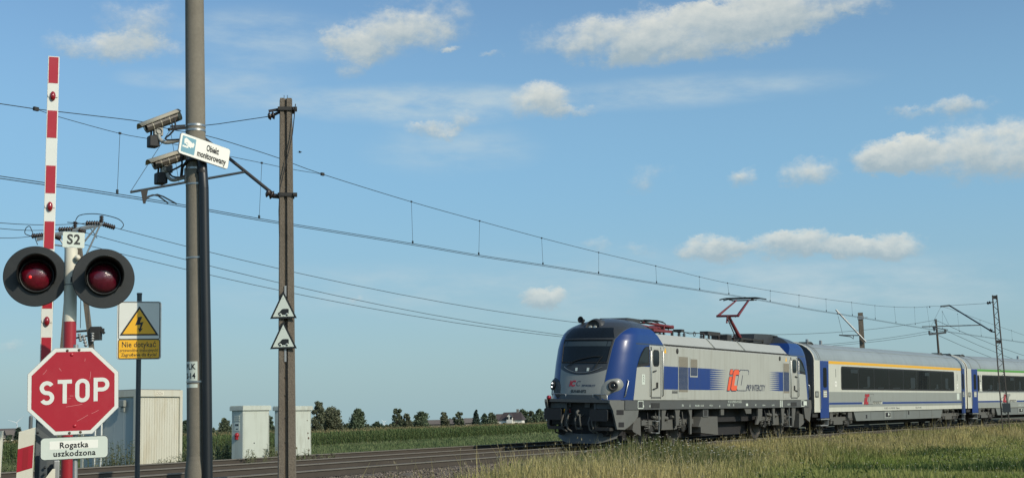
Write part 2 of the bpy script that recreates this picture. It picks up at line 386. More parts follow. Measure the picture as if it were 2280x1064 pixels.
def bulk(name, V, quads, tris, mats, tint=None, parent=None, smooth=False):
    me = bpy.data.meshes.new(name); V = np.asarray(V, np.float32)
    nq, ntr = len(quads), len(tris)
    me.vertices.add(len(V)); me.vertices.foreach_set('co', V.ravel())
    loops = np.concatenate([np.asarray(quads, np.int32).ravel(), np.asarray(tris, np.int32).ravel()]) if nq and ntr else np.asarray(quads if nq else tris, np.int32).ravel()
    me.loops.add(len(loops)); me.loops.foreach_set('vertex_index', loops)
    st = np.concatenate([np.arange(nq) * 4, nq * 4 + np.arange(ntr) * 3]).astype(np.int32)
    me.polygons.add(nq + ntr); me.polygons.foreach_set('loop_start', st)
    me.update(calc_edges=True); me.validate()
    for q in mats: me.materials.append(M[q])
    if smooth: me.polygons.foreach_set('use_smooth', [True] * len(me.polygons))
    if tint is not None:
        a = me.attributes.new('tint', 'FLOAT_COLOR', 'POINT'); c = np.ones((len(V), 4), np.float32); c[:, :3] = tint
        a.data.foreach_set('color', c.ravel())
    o = bpy.data.objects.new(name, me); COL.objects.link(o)
    if parent is not None: o.parent = parent
    return o
def copy_tree(o, parent=None):
    c = o.copy(); COL.objects.link(c); c.parent = parent
    if parent is None and o.name in MW: MW[c.name] = MW[o.name]
    for ch in list(o.children): copy_tree(ch, c)
    return c
def frame_m(o, e1, e2, e3):
    return Matrix([[float(e1[i]), float(e2[i]), float(e3[i]), float(o[i])] for i in range(3)] + [[0, 0, 0, 1]])
_DG = None
def text_mb(s, size, xs=1., bold=0., shear=0., align='CENTER', spacing=1., depth=.002, fitw=None):
    cu = bpy.data.curves.new('lettering', 'FONT'); cu.body = s; cu.size = size; cu.align_x = align; cu.align_y = 'CENTER'
    cu.offset = bold; cu.shear = shear; cu.space_character = spacing; cu.extrude = depth; cu.resolution_u = 4
    o = bpy.data.objects.new('lettering', cu); COL.objects.link(o)
    dg = bpy.context.evaluated_depsgraph_get(); me = bpy.data.meshes.new_from_object(o.evaluated_get(dg))
    mb = MB(); mb.add([(v.co.x * xs, v.co.y, v.co.z) for v in me.vertices], [tuple(p.vertices) for p in me.polygons])
    if fitw:
        X0 = [p[0] for p in mb.v]; k = fitw / (max(X0) - min(X0)); m0 = (max(X0) + min(X0)) / 2; mb.v = [((p[0] - m0) * k, p[1], p[2]) for p in mb.v]
    bpy.data.objects.remove(o); bpy.data.curves.remove(cu); bpy.data.meshes.remove(me)
    return mb
def put(mb, o, e1, e2, e3):
    o, e1, e2, e3 = (np.asarray(q, float) for q in (o, e1, e2, e3))
    mb.v = [tuple(o + e1 * p[0] + e2 * p[1] + e3 * p[2]) for p in mb.v]; return mb
def text(s, size, o, e1, e2, e3, matn, parent, name='lettering', world=False, **k):
    return obj(name, put(text_mb(s, size, **k), o, e1, e2, e3), matn, parent, world)
def rrect(x0, x1, y0, y1, r, n=5):
    out = []
    for cx, cy, a in ((x1 - r, y1 - r, 0), (x0 + r, y1 - r, 90), (x0 + r, y0 + r, 180), (x1 - r, y0 + r, 270)):
        for i in range(n + 1):
            t = R_(a + 90 * i / n); out.append((cx + r * math.cos(t), cy + r * math.sin(t)))
    return out
def face(p, yaw=0., rot=0.):
    """upright frame at p whose normal looks at the road side (camera), turned by yaw, rotated in its plane by rot"""
    n = nrm(np.array([-p[0], -p[1], 0.])); c, s_ = math.cos(yaw), math.sin(yaw)
    n = np.array([n[0] * c - n[1] * s_, n[0] * s_ + n[1] * c, 0.])
    e1 = np.array([-n[1], n[0], 0.]); e2 = np.array([0, 0, 1.])
    a, b = math.cos(rot), math.sin(rot)
    return e1 * a + e2 * b, -e1 * b + e2 * a, n

# ------------------------------------------------------------------ the curve of the railway
CC = np.array([301.33, -140.98]); R4 = 350.0; RC = R4 + .75; PHI0 = 2.597045869
def tp(s, dR, z=0.):                     # point at arc s (away from the camera to the right) and dR metres beyond the nearest rail
    a = PHI0 - s / RC; q = CC + (R4 + dR) * np.array([math.cos(a), math.sin(a)]); return np.array([q[0], q[1], z])
def tdir(s):                             # heading of growing s
    a = PHI0 - s / RC; return np.array([math.sin(a), -math.cos(a), 0.])
def tn(s):                               # towards the camera side
    a = PHI0 - s / RC; return np.array([-math.cos(a), -math.sin(a), 0.])
def dRof(x, y): return np.hypot(x - CC[0], y - CC[1]) - R4
def vframe(s, pivot, cant=.05):
    f = tp(s - pivot / 2, .75); r = tp(s + pivot / 2, .75); c = (f + r) / 2; u = nrm(f - r); n = np.array([-u[1], u[0], 0.])
    if (np.append(CC, 0) - c) @ n < 0: n = -n
    k = math.asin(cant); N = np.array([n[0] * math.cos(k), n[1] * math.cos(k), -math.sin(k)]); Z = np.array([n[0] * math.sin(k), n[1] * math.sin(k), math.cos(k)])
    return frame_m(c, u, N, Z)

# ------------------------------------------------------------------ ground
PROF = [(-400, -.95), (-12, -.95), (-6, -.90), (-3.2, -.62), (-2.2, -.5), (8, -.5), (10, -.55), (14, -.7), (24, -1.75), (60, -1.85), (9000, -1.85)]
def gz(x, y):
    return np.interp(dRof(x, y), [p[0] for p in PROF], [p[1] for p in PROF])
def ground():
    rad = [0.] + list(np.geomspace(2., 7000, 150)); na = 240
    V = [(0, 0, 0)]; ang = np.linspace(0, 2 * math.pi, na, endpoint=False)
    xs = []
    for r in rad[1:]:
        xs.append(np.stack([r * np.sin(ang), r * np.cos(ang)], 1))
    P = np.concatenate([np.zeros((1, 2)), *xs]); z = gz(P[:, 0], P[:, 1])
    z = z + np.where(np.hypot(P[:, 0], P[:, 1]) < 200, .03 * np.sin(P[:, 0] * 1.7) * np.sin(P[:, 1] * 1.3), 0)
    V = np.c_[P, z]
    T = [(0, 1 + j, 1 + (j + 1) % na) for j in range(na)]; Q = []
    for i in range(len(rad) - 2):
        for j in range(na):
            a = 1 + i * na; Q.append((a + j, a + na + j, a + na + (j + 1) % na, a + (j + 1) % na))
    tag(bulk('ground', V, Q, T, ['ground'], smooth=True), kind='structure')
ground()

def sweep(prof, s0, s1, ds, z0, dR, mats_idx=None):
    """profile points (outward offset, z) swept along the curve"""
    mb = MB(); ss = np.arange(s0, s1 + ds, ds); k = len(prof); vs = []
    for s in ss:
        for (o, z) in prof: vs.append(tp(s, dR + o, z0 + z))
    for i in range(len(ss) - 1):
        for j in range(k):
            j2 = (j + 1) % k
            mb.f.append([i * k + j, i * k + j2, (i + 1) * k + j2, (i + 1) * k + j]); mb.m.append(mats_idx[j] if mats_idx else 0); mb.s.append(False)
    mb.v = [tuple(p) for p in vs]
    return mb
def ballast():
    offs = np.concatenate([np.linspace(-2.9, -1.0, 12), np.linspace(-.6, 6.2, 18), np.linspace(6.6, 8.3, 6)])
    ss = np.arange(-45, 130, .35); V = []
    for s in ss:
        for o in offs:
            if o < -1.0: z = np.interp(o, [-2.9, -1.0], [-.72, -.245])
            elif o < 6.3: z = np.interp(o, [-1, 0, 1.5, 2.2, 3.3, 4, 5.5, 6.3], [-.245, -.225, -.16, -.15, -.14, -.135, -.07, -.1])
            else: z = np.interp(o, [6.3, 8.3], [-.1, -.62])
            z += RNG.normal(0, .018) if abs(s) < 30 else 0
            V.append(tp(s, o, z))
    k = len(offs); Q = [(i * k + j, (i + 1) * k + j, (i + 1) * k + j + 1, i * k + j + 1) for i in range(len(ss) - 1) for j in range(k - 1)]
    tag(bulk('ballast', V, Q, [], ['ballast']), kind='structure')
ballast()
def stones():
    n = 22000
    s = RNG.uniform(-24, 22, n); o = RNG.uniform(-2.7, -.25, n)
    keep = RNG.random(n) < np.interp(s, [-24, 4, 22], [1, 1, .35]); s, o = s[keep], o[keep]; n = len(s)
    z = np.interp(o, [-2.9, -1.0, 0], [-.70, -.235, -.215]); r = RNG.uniform(.02, .045, n)
    a = PHI0 - s / RC; Rr = R4 + o; P = np.stack([CC[0] + Rr * np.cos(a), CC[1] + Rr * np.sin(a), z], 1)
    base = np.array([[1, 0, 0], [-1, 0, 0], [0, 1, 0], [0, -1, 0], [0, 0, .8], [0, 0, -.8]], float)
    V = P[:, None, :] + base[None] * (r[:, None, None] * RNG.uniform(.6, 1.3, (n, 6, 1)))
    tr = np.array([(0, 2, 4), (2, 1, 4), (1, 3, 4), (3, 0, 4), (2, 0, 5), (1, 2, 5), (3, 1, 5), (0, 3, 5)])
    T = (np.arange(n)[:, None, None] * 6 + tr[None]).reshape(-1, 3)
    g = RNG.uniform(.5, 1.35, (n, 1)); c = np.where(RNG.random((n, 1)) < .25, np.array([[.21, .17, .135]]), np.array([[.145, .12, .095]])) * g
    tag(bulk('ballast_stones', V.reshape(-1, 3), [], T, ['stone'], np.repeat(c, 6, 0)), 'loose brown crushed stone along the shoulder of the near track', 'gravel', kind='stuff')
stones()

RAILP = [(-.072, -.172), (.072, -.172), (.072, -.16), (.012, -.145), (.010, -.045), (.036, -.03), (.036, 0), (-.036, 0), (-.036, -.03), (-.010, -.045), (-.012, -.145), (-.072, -.16)]
RAILM = [0] * 6 + [1, 1] + [0] * 4  # near head side shares the bright top colour, a painted highlight
def railway(name_label, d0, z0, dz, sleepers):
    r = thing('railway_track', name_label, 'railway track', tp(0, d0 + .75, z0))
    for k, d in enumerate((d0, d0 + 1.5)):
        zz = z0 + (-.0375 if k == 0 else .0375)
        obj('rail', sweep(RAILP, -45, 130, 1.0, zz, d, RAILM), ['rail', 'railtop'], r, True)
    if sleepers:
        mb = MB()
        mb.box(-1.25, 1.25, -.13, .13, -.36, -.175)
        clips = []
        for sx in (-.75, .75):
            cx = sx + .115; clip = MB(); clips.append(clip)
            clip.box(cx - .04, cx + .05, -.08, .08, -.18, -.15)
            clip.tube([(cx + .02 + .012 * math.sin(t), .048 * math.cos(t), -.118 + .042 * math.sin(t)) for t in np.linspace(0, 6.0, 12)], .014, 6)
        me_s = obj('sleeper', mb, 'ballast', r); me_c = [obj('rail_clip', c_, 'dark', me_s) for c_ in clips]
        inv = MW[r.name].inverted()
        first = True
        for i in range(96):
            s = -22 + i * .62; c = tp(s, d0 + .75, z0); k = math.asin(.05)
            n = -tn(s); N = np.array([n[0] * math.cos(k), n[1] * math.cos(k), math.sin(k)]); T = tdir(s); Z = np.cross(N, T)
            if Z[2] < 0: T = -T; Z = -Z
            Mx = inv @ frame_m(c, N, T, Z)
            if first: o = me_s; first = False
            else:
                o = me_s.copy(); COL.objects.link(o); o.parent = r
                for c_ in me_c: q = c_.copy(); COL.objects.link(q); q.parent = o
            o.matrix_local = Mx
    return r
railway('near railway track carrying the train, with spring clips along its rusty rail', 0., 0., .075, True)
railway('far railway track of two rusty rails behind the near one', 4., .09, .075, False)

# ------------------------------------------------------------------ locomotive
LZ = [1.6, 1.9, 2.4, 2.8, 3.3, 3.57, 3.8, 3.95, 4.05, 4.2, 4.32, 4.38]
LW = [1.48, 1.48, 1.48, 1.48, 1.475, 1.45, 1.40, 1.31, 1.20, .96, .62, .02]
LF = [9.30, 9.26, 9.15, 9.05, 8.90, 8.79, 8.64, 8.50, 8.36, 8.06, 7.62, 7.15]
L1 = [8.0, 8.0, 7.98, 7.92, 7.80, 7.70, 7.58, 7.46, 7.34, 7.1, 6.85, 6.7]
PE = 2.55
def lvl(z): return np.interp(z, LZ, LW), np.interp(z, LZ, LF), np.interp(z, LZ, L1)
def nose_x(y, z):
    w, f, a = lvl(z); u = min(abs(y) / max(w, 1e-4), 1.); return a + (f - a) * max(0., 1 - u ** PE) ** (1 / PE)
def nose_y(x, z):
    w, f, a = lvl(z); u = min(max((x - a) / (f - a), 0), 1); return w * (1 - u ** PE) ** (1 / PE)
def nose_n(y, z):
    e = .03; tx = np.array([nose_x(y + e, z) - nose_x(y - e, z), 2 * e, 0]); tz = np.array([nose_x(y, z + e) - nose_x(y, z - e), 0, 2 * e])
    n = nrm(np.cross(tx, tz)); return n if n[0] > 0 else -n
def cab_shell():
    mb = MB(); zs = sorted(set(list(np.linspace(1.6, 3.4, 15)) + list(np.linspace(3.45, 4.1, 14)) + list(np.linspace(4.12, 4.38, 9))))
    ts = np.linspace(0, math.pi / 2, 26); rows = []
    for z in zs:
        w, f, a = lvl(z); x0 = 5.95 + max(0, z - 3.48) * 1.05
        x0 = min(x0, a - .05)
        side = [(x0, w, z), ((x0 * 2 + a) / 3, w, z), ((x0 + 2 * a) / 3, w, z)] + [(a + (f - a) * math.sin(t) ** (2 / PE), w * math.cos(t) ** (2 / PE), z) for t in ts]
        rows.append(side + [(p[0], -p[1], p[2]) for p in side[-2::-1]])
    k = len(rows[0]); vs = [p for r in rows for p in r]
    fs = [(i * k + j, i * k + j + 1, (i + 1) * k + j + 1, (i + 1) * k + j) for i in range(len(rows) - 1) for j in range(k - 1)]
    mb.add(vs, fs, 0, True)
    back = [(r[0], r[-1]) for r in rows]       # rear closing face
    vb = [q for b in back for q in b]
    mb.add(vb, [(2 * i, 2 * i + 1, 2 * i + 3, 2 * i + 2) for i in range(len(back) - 1)], 0)
    return mb
def nose_patch(ys, zs, off, yfun=None):
    mb = MB(); vs = []
    for z in zs:
        for y in ys:
            yy = y * (yfun(z) if yfun else 1); n = nose_n(yy, z); vs.append(np.array([nose_x(yy, z), yy, z]) + n * off)
    k = len(ys)
    mb.add(vs, [(i * k + j, i * k + j + 1, (i + 1) * k + j + 1, (i + 1) * k + j) for i in range(len(zs) - 1) for j in range(k - 1)], 0, True)
    return mb
def mirx(mb, s):
    if s < 0: mb.v = [(-p[0], p[1], p[2]) for p in mb.v]; mb.f = [f[::-1] for f in mb.f]
    return mb
def miry(mb):
    q = MB(); q.v = [(p[0], -p[1], p[2]) for p in mb.v]; q.f = [f[::-1] for f in mb.f]; q.m = list(mb.m); q.s = list(mb.s); return q
def stroke_logo(parent, o, e1, e2, n, H, mats, W=None, name='logo'):
    """slanted double letter emblem: dotted i and C filled, second C as outline only; H = height"""
    sh = .40; sx = 1.5
    def S(pts): return [(x * sx + y * sh, y) for x, y in pts]
    u = H / 10.
    I = [[(0, 0), (2.1, 0), (2.1, 6.6), (0, 6.6)], [(0, 7.7), (2.1, 7.7), (2.1, 10), (0, 10)]]
    def Cc(x): return [(x + .9, 0), (x + 4.6, 0), (x + 4.6, 2.4), (x + 2.5, 2.4), (x + 2.2, 2.8), (x + 2.2, 7.2), (x + 2.5, 7.6), (x + 4.6, 7.6), (x + 4.6, 9.1), (x + 3.9, 10), (x + .9, 10), (x, 9.1), (x, .9)]
    def grow(p, g):
        c = np.mean(p, 0); lo = np.min(p, 0); hi = np.max(p, 0)
        return [tuple(np.array(q) + np.sign(np.array(q) - (lo + hi) / 2) * g) for q in p]
    sc = lambda pts: [(x * u, y * u) for x, y in pts]
    back = MB(); front = MB(); back2 = MB(); front2 = MB()
    for p in I + [Cc(2.7)]:
        pc = p
        back.prism(sc(S([(x - .35, y - .45) for x, y in pc])), o, e1, e2, n * .004)
        back.prism(sc(S(grow(pc, .22))), o, e1, e2, n * .0035)
        front.prism(sc(S(pc)), o + n * .004, e1, e2, n * .003)
    for k_, p in enumerate([Cc(10.6), Cc(7.3)]):
        back2.prism(sc(S(grow(p, .22))), o + n * .0006 * k_, e1, e2, n * .0035); front2.prism(sc(S(grow(p, -.14))), o + n * (.0036 + .0006 * k_), e1, e2, n * .0012)
    a = obj(name, front, mats[0], parent); obj('logo_outline', back, mats[1], a)
    obj('logo_outline', back2, mats[1], a); obj('logo_fill', front2, mats[2], a)
    return a

def bogie(parent, cx, wb, r, hw, loco, dmat='ugrey2'):
    b = MB()
    for sy in (1, -1):
        y0 = sy * (hw - .16); y1 = sy * (hw - .02)
        zz = .74 if loco else .62
        b.box(cx - wb / 2 - .75, cx + wb / 2 + .75, min(y0, y1), max(y0, y1), zz, zz + .17)
        b.box(cx - .55, cx + .55, min(y0, y1), max(y0, y1), zz - .18, zz)
    fr = obj('bogie', b, dmat, parent)
    d = MB(); d.box(cx - wb / 2 - .5, cx + wb / 2 + .5, -.62, .62, .45, .95); obj('bogie_frame', d, 'dark', fr)
    for k in (-1, 1):
        ax = cx + k * wb / 2
        for sy in (1, -1):
            w = MB(); w.wheel((ax, sy * .75, r), (0, sy, 0), r, .13, 28); obj('wheel', w, 'wheelsteel', fr)
            a = MB(); a.lathe([(0, 0), (.17, 0), (.17, .12), (.12, .16), (0, .16)], (ax, sy * (hw - .2), r), (0, sy, 0), 14)
            a.box(ax - .34, ax + .34, min(sy * (hw - .2), sy * (hw - .1)), max(sy * (hw - .2), sy * (hw - .1)), r - .07, r + .10)
            obj('axle_box', a, 'dark', fr)
            for e in (-.36, .36):
                sp_ = MB(); pts = [(ax + e + .085 * math.cos(t), sy * (hw - .08) + .085 * math.sin(t), r + .02 + .3 * t / 25) for t in np.linspace(0, 25, 34)]
                sp_.tube(pts, .022, 5); obj('coil_spring', sp_, 'ugrey2', fr)
    for sy in (1, -1):
        for e in (-wb * .5 + .55, wb * .5 - .6, .2):
            t = MB(); y = sy * (hw + .01)
            t.tube([(cx + e, y, .95), (cx + e + .42, y, 1.0)], .075, 10); t.tube([(cx + e + .4, y, .99), (cx + e + .62, y, 1.02)], .05, 8); obj('damper', t, dmat, fr)
        for q in range(7):
            x = cx - wb * .6 + q * wb * .2 + random.uniform(-.1, .1); h = MB(); y = sy * (hw - random.uniform(0., .12))
            h.tube([(x, y, 1.2), (x + random.uniform(-.15, .2), y + sy * .05, .85), (x + random.uniform(-.1, .3), y, .58), (x + random.uniform(.1, .4), y, .8)], .022, 6); obj('hose', h, 'ugrey2' if q % 3 else 'black', fr)
        for q in range(5):
            x = cx - wb * .55 + q * wb * .27; h = MB(); y0 = sy * (hw - .3); y1 = sy * (hw - .04)
            w_ = random.uniform(.1, .22); z_ = random.uniform(.4, .7); h.box(x, x + w_, min(y0, y1), max(y0, y1), z_, z_ + random.uniform(.15, .3)); obj('brake_unit', h, dmat, fr)
    return fr

LM = vframe(10.74, 10.)
loco = thing('locomotive', 'blue and grey electric locomotive with its rear pantograph raised to the wire', 'locomotive', LM)
# body between the cabs
mb = MB(); prof = [(1.48, 1.6), (1.48, 3.44), (1.42, 3.52), (1.06, 3.89), (.3, 3.95), (-.3, 3.95), (-1.06, 3.89), (-1.42, 3.52), (-1.48, 3.44), (-1.48, 1.6)]
vs = [(x, p[0], p[1]) for x in (5.96, -5.96) for p in prof]; n = len(prof)
mb.add(vs, [(i, n + i, n + i + 1, i + 1) for i in (0, 8)] + [(9, 19, 10, 0)], 0)
mb.add(vs, [(i, n + i, n + i + 1, i + 1) for i in range(1, 8)], 1)
mb.add(vs, [tuple(range(n)), tuple(range(n, 2 * n))[::-1]], 0)
obj('body', mb, ['grey', 'rgrey'], loco)
for s in (1, -1):
    c = obj('cab', mirx(cab_shell(), s), 'cab', loco)
    e = MB(); e.box(*sorted((s * 5.98, s * 7.5)), -1.40, 1.40, 1.58, 3.4); obj('cab_core', e, 'grey', c)
    # windscreen with wiper and dark panel above it
    g = obj('windscreen', mirx(nose_patch(np.linspace(-1, 1, 15), np.linspace(2.84, 3.55, 7), .012, lambda z: .83 + (z - 2.8) * .10), s), 'glass', c)
    fr = MB()
    for zz in (2.815, 3.575):
        fr.tube([np.array([nose_x(y, zz), y, zz]) + nose_n(y, zz) * .012 for y in np.linspace(-.9, .9, 15) * (.95 + (zz - 2.8) * .10)], .022, 6)
    for sy in (-1, 1): fr.tube([np.array([nose_x(y, zz), y, zz]) + nose_n(y, zz) * .012 for zz in np.linspace(2.81, 3.58, 6) for y in [sy * (.855 + (zz - 2.8) * .10)]], .022, 6)
    obj('windscreen_frame', mirx(fr, s), 'black', g)
    # sun blind and seats seen behind the glass as lighter shapes just in front of the cab core
    bl = nose_patch(np.linspace(-.9, .9, 9), np.linspace(3.36, 3.52, 3), .016); obj('sun_blind', mirx(bl, s), mat('sun_blind_%d' % s, (.045, .06, .065), .3, var=.1), g)
    pn = obj('destination_panel', mirx(nose_patch(np.linspace(-1, 1, 13), np.linspace(3.65, 3.99, 5), .010, lambda z: .95 - (z - 3.65) * .5), s), 'cglass', c)
    w_ = MB()
    w_.tube([np.array([nose_x(y, z), y, z]) + nose_n(y, z) * .05 for y, z in ((-.55, 2.66), (-.30, 2.86), (.35, 3.0), (.62, 3.01))], .016, 5)
    w_.tube([np.array([nose_x(y, z), y, z]) + nose_n(y, z) * .04 for y, z in ((.48, 2.62), (.56, 2.80), (.70, 3.02))], .014, 5)
    obj('wiper', mirx(w_, s), 'black', c)
    sm = MB(); sm.tube([np.array([nose_x(y, z), y, z]) + nose_n(y, z) * .02 for y in np.linspace(-.72, .72, 19) for z in [2.47 + .20 * (abs(y) / .72) ** 2.2]], .013, 6)
    obj('chrome_strip', mirx(sm, s), 'steel', c)
    for yb in (-.24, .20):
        bd = nose_patch([yb, yb + .09], np.linspace(2.53, 2.64, 3), .014); obj('badge', mirx(bd, s), 'signwhite', c)
    # top headlight in its hooded dome, lower lamps in silver shells
    tl = MB(); p = np.array([nose_x(0, 4.02) - .05, 0, 4.0]); ax = nrm([1, 0, .25])
    tl.lathe([(.42, -.45), (.37, -.12), (.27, .06), (.25, .04), (.25, .0), (0, .0)], p, ax, 22)
    t_ = obj('headlight', mirx(tl, s), 'roofdark', c)
    for yy in (-.09, .09):
        l = MB(); l.lathe([(0, .05), (.05, .045), (.085, .02), (.085, 0.), (0, 0)], p + np.array([.02, yy, 0]), ax, 14); obj('lens', mirx(l, s), 'lamplow', t_)
    for sy in (1, -1):
        y, z = 1.10 * sy, 2.02; P = np.array([nose_x(y, z), y, z]); N = nose_n(y, z)
        h = MB(); e2 = nrm(np.array([0, 0, 1.]) - N * N[2]); e1 = np.cross(e2, N)
        shp = [(-.36, -.30), (-.33, -.02), (-.20, .16), (.0, .24), (.17, .25), (.25, .16), (.25, .02), (.16, -.10), (-.02, -.18), (-.15, -.26), (-.20, -.36), (-.28, -.36)]
        shp = [tuple(p[:2]) for p in smoothpts([(a * sy, b, 0) for a, b in shp + shp[:1]], 4)[:-1]]
        ring = []; inner = []
        for a, b in shp:
            q = P + e1 * a * 1.22 + e2 * b * 1.12
            yy = np.clip(q[1], -1.46, 1.46); q = np.array([nose_x(yy, q[2]), yy, q[2]]); nn = nose_n(yy, q[2])
            ring.append(q + nn * .004); inner.append(P + (q - P) * .62 + N * .085)
        m_ = len(ring); fcs = [(i, (i + 1) % m_, m_ + (i + 1) % m_, m_ + i) for i in range(m_)] + [tuple(range(m_, 2 * m_))]
        if sy < 0: fcs = [f[::-1] for f in fcs]
        h.add(ring + inner, fcs, 0, True)
        hs = obj('headlight', mirx(h, s), 'lampshell' if sy > 0 else 'roofdark', c)
        l = MB(); q = P + N * .088 + np.array([0, 0, .02]); l.lathe([(.165, .0), (.165, .02), (.115, .03), (.11, .01), (0, .01)], q, N, 20); obj('lamp_ring', mirx(l, s), 'black', hs)
        if s > 0 and sy < 0:
            for b0 in (.25, .25 + math.pi):
                l = MB(); l.lathe([(.055, .03), (.055, .036), (.085, .036), (.085, .03)], q, N, 12, a0=b0 - 1.1, a1=b0 + .6); obj('lamp_light', mirx(l, s), 'lamp', hs)
        else:
            l = MB(); l.lathe([(.085, .012), (.06, .03), (0, .035)], q, N, 16); obj('lens', mirx(l, s), 'glass', hs)
    # horn on the roof, roof box
    hn = MB(); hn.tube([(7.7, -.72, 4.10), (7.85, -.72, 4.26)], .05, 8); hn.lathe([(.05, -.12), (.06, 0), (.115, .12), (.10, .12), (0, .02)], (7.85, -.72, 4.30), (1, 0, .1), 14); obj('horn', mirx(hn, s), 'black', c)
    # quarter window
    for sy in (1, -1):
        poly = [(7.98, 2.69), (7.07, 2.77), (7.07, 3.415), (7.28, 3.40), (7.45, 3.33), (7.62, 3.20), (7.77, 3.02), (7.88, 2.86)]
        v = []
        for off in (.004, .012):
            for (x, z) in poly: v.append((x, (nose_y(x, z) + off) * sy, z))
        m_ = len(poly); w2 = MB(); w2.add(v, [tuple(range(m_, 2 * m_))] + [(i, (i + 1) % m_, m_ + (i + 1) % m_, m_ + i) for i in range(m_)])
        wq = obj('side_window', mirx(w2, s), 'black', c)
        w3 = MB(); cen = np.mean(poly, 0); v = [(cen[0] + (x - cen[0]) * .84 + .03, (nose_y(x, z) + .016) * sy, cen[1] + (z - cen[1]) * .80 + .02) for x, z in poly]; w3.add(v, [tuple(range(m_))]); obj('pane', mirx(w3, s), 'glass', wq)
        # door with window, handles and rails
        y0, y1 = 1.481 * sy, 1.495 * sy; ya, yb = min(y0, y1), max(y0, y1)
        def SX(a, b): return tuple(sorted((s * a, s * b)))
        dr = MB(); dr.box(*SX(6.24, 6.90), ya, yb, 1.70, 3.38); do = obj('door', dr, 'grey', c, bevel=.02)
        gv = MB()
        for a, b, z0, z1 in ((6.19, 6.235, 1.64, 3.41), (6.905, 6.95, 1.64, 3.41)): gv.box(*SX(a, b), *sorted((1.470 * sy, 1.488 * sy)), z0, z1)
        gv.box(*SX(6.24, 6.90), *sorted((1.470 * sy, 1.486 * sy)), 1.655, 1.695)
        obj('door_seal', gv, 'uframe', do)
        wn = MB(); wn.prism([(s * a, b) for a, b in rrect(6.35, 6.83, 2.74, 3.31, .13)], (0, y1, 0), (1, 0, 0), (0, 0, 1), (0, .006 * sy, 0)); wd = obj('door_window', wn, 'black', do)
        wn = MB(); wn.prism([(s * a, b) for a, b in rrect(6.39, 6.79, 2.78, 3.27, .11)], (0, y1 + .006 * sy, 0), (1, 0, 0), (0, 0, 1), (0, .003 * sy, 0)); obj('pane', wn, 'glass', wd)
        hd = MB(); hd.bar((s * 6.86, y1 + .03 * sy, 2.56), (s * 6.62, y1 + .03 * sy, 2.60), .03, .035); hd.bar((s * 6.86, y1 + .03 * sy, 1.96), (s * 6.64, y1 + .03 * sy, 2.0), .03, .035); hd.box(*SX(6.50, 6.58), *sorted((y1, y1 + .04 * sy)), 2.0, 2.2); obj('door_handle', hd, 'dark', do)
        rl = MB()
        for xr in (6.10, 7.02):
            rl.tube([(s * xr, 1.48 * sy, 1.72), (s * xr, 1.53 * sy, 1.76), (s * xr, 1.53 * sy, 3.25), (s * xr, 1.48 * sy, 3.29)], .018, 6)
        obj('handrail', rl, 'steel', c)
        br = MB(); br.tube([np.array([s * xx, (nose_y(xx, z) + dd) * sy, z]) for xx, z, dd in ((8.66, 1.70, .0), (8.66, 1.74, .05), (8.60, 1.98, .05), (8.52, 2.22, .05), (8.52, 2.26, .0))], .024, 6); obj('grab_handle', br, 'steel', c)
# markings on the front
e1, e2, n0 = np.array([0, 1., 0]), np.array([0, 0, 1.]), np.array([1., 0, 0])
def on_nose(mb, off):
    mb.v = [(nose_x(p[1], p[2]) + off + (p[0] - 9.2), p[1], p[2]) for p in mb.v]; return mb
t1 = put(text_mb('EU160-072', .125, xs=1.02, bold=.004), (9.2, -.02, 1.86), e1, e2, n0); obj('number_lettering', on_nose(t1, .004), 'ink', loco)
t1 = put(text_mb('iC', .26, xs=.95, bold=.012, shear=.2), (9.2, -.30, 2.11), e1, e2, n0); obj('emblem', on_nose(t1, .004), 'signred', loco)
t1 = put(text_mb('C', .25, xs=.95, bold=-.004, shear=.2), (9.2, -.07, 2.11), e1, e2, n0); obj('emblem', on_nose(t1, .004), 'navy', loco)
t1 = put(text_mb('PKP INTERCITY', .10, xs=.70, shear=.2), (9.2, .33, 2.05), e1, e2, n0); obj('lettering', on_nose(t1, .004), 'navy', loco)
# gutter louvres, roof seams, shoulders
g = MB()
for k in range(30):
    x = 5.8 - k * .4
    g.box(x - .36, x, 1.40, 1.462, 3.47, 3.515)
gl = obj('gutter_louvre', g, 'dark', loco); obj('gutter_louvre', miry(g), 'dark', loco)
g = MB()
for sy in (1, -1): g.box(-5.9, 5.9, *sorted((1.43 * sy, 1.475 * sy)), 3.515, 3.535)
obj('roof_gutter', g, 'uframe', loco)
g = MB()
for x in (1.55, -1.37):
    for sy in (1, -1): g.bar((x, 1.44 * sy, 3.52), (x, 1.06 * sy, 3.905), .05, .03, 0, up=(1, 0, 0))
obj('roof_seam', g, 'rgrey', loco)
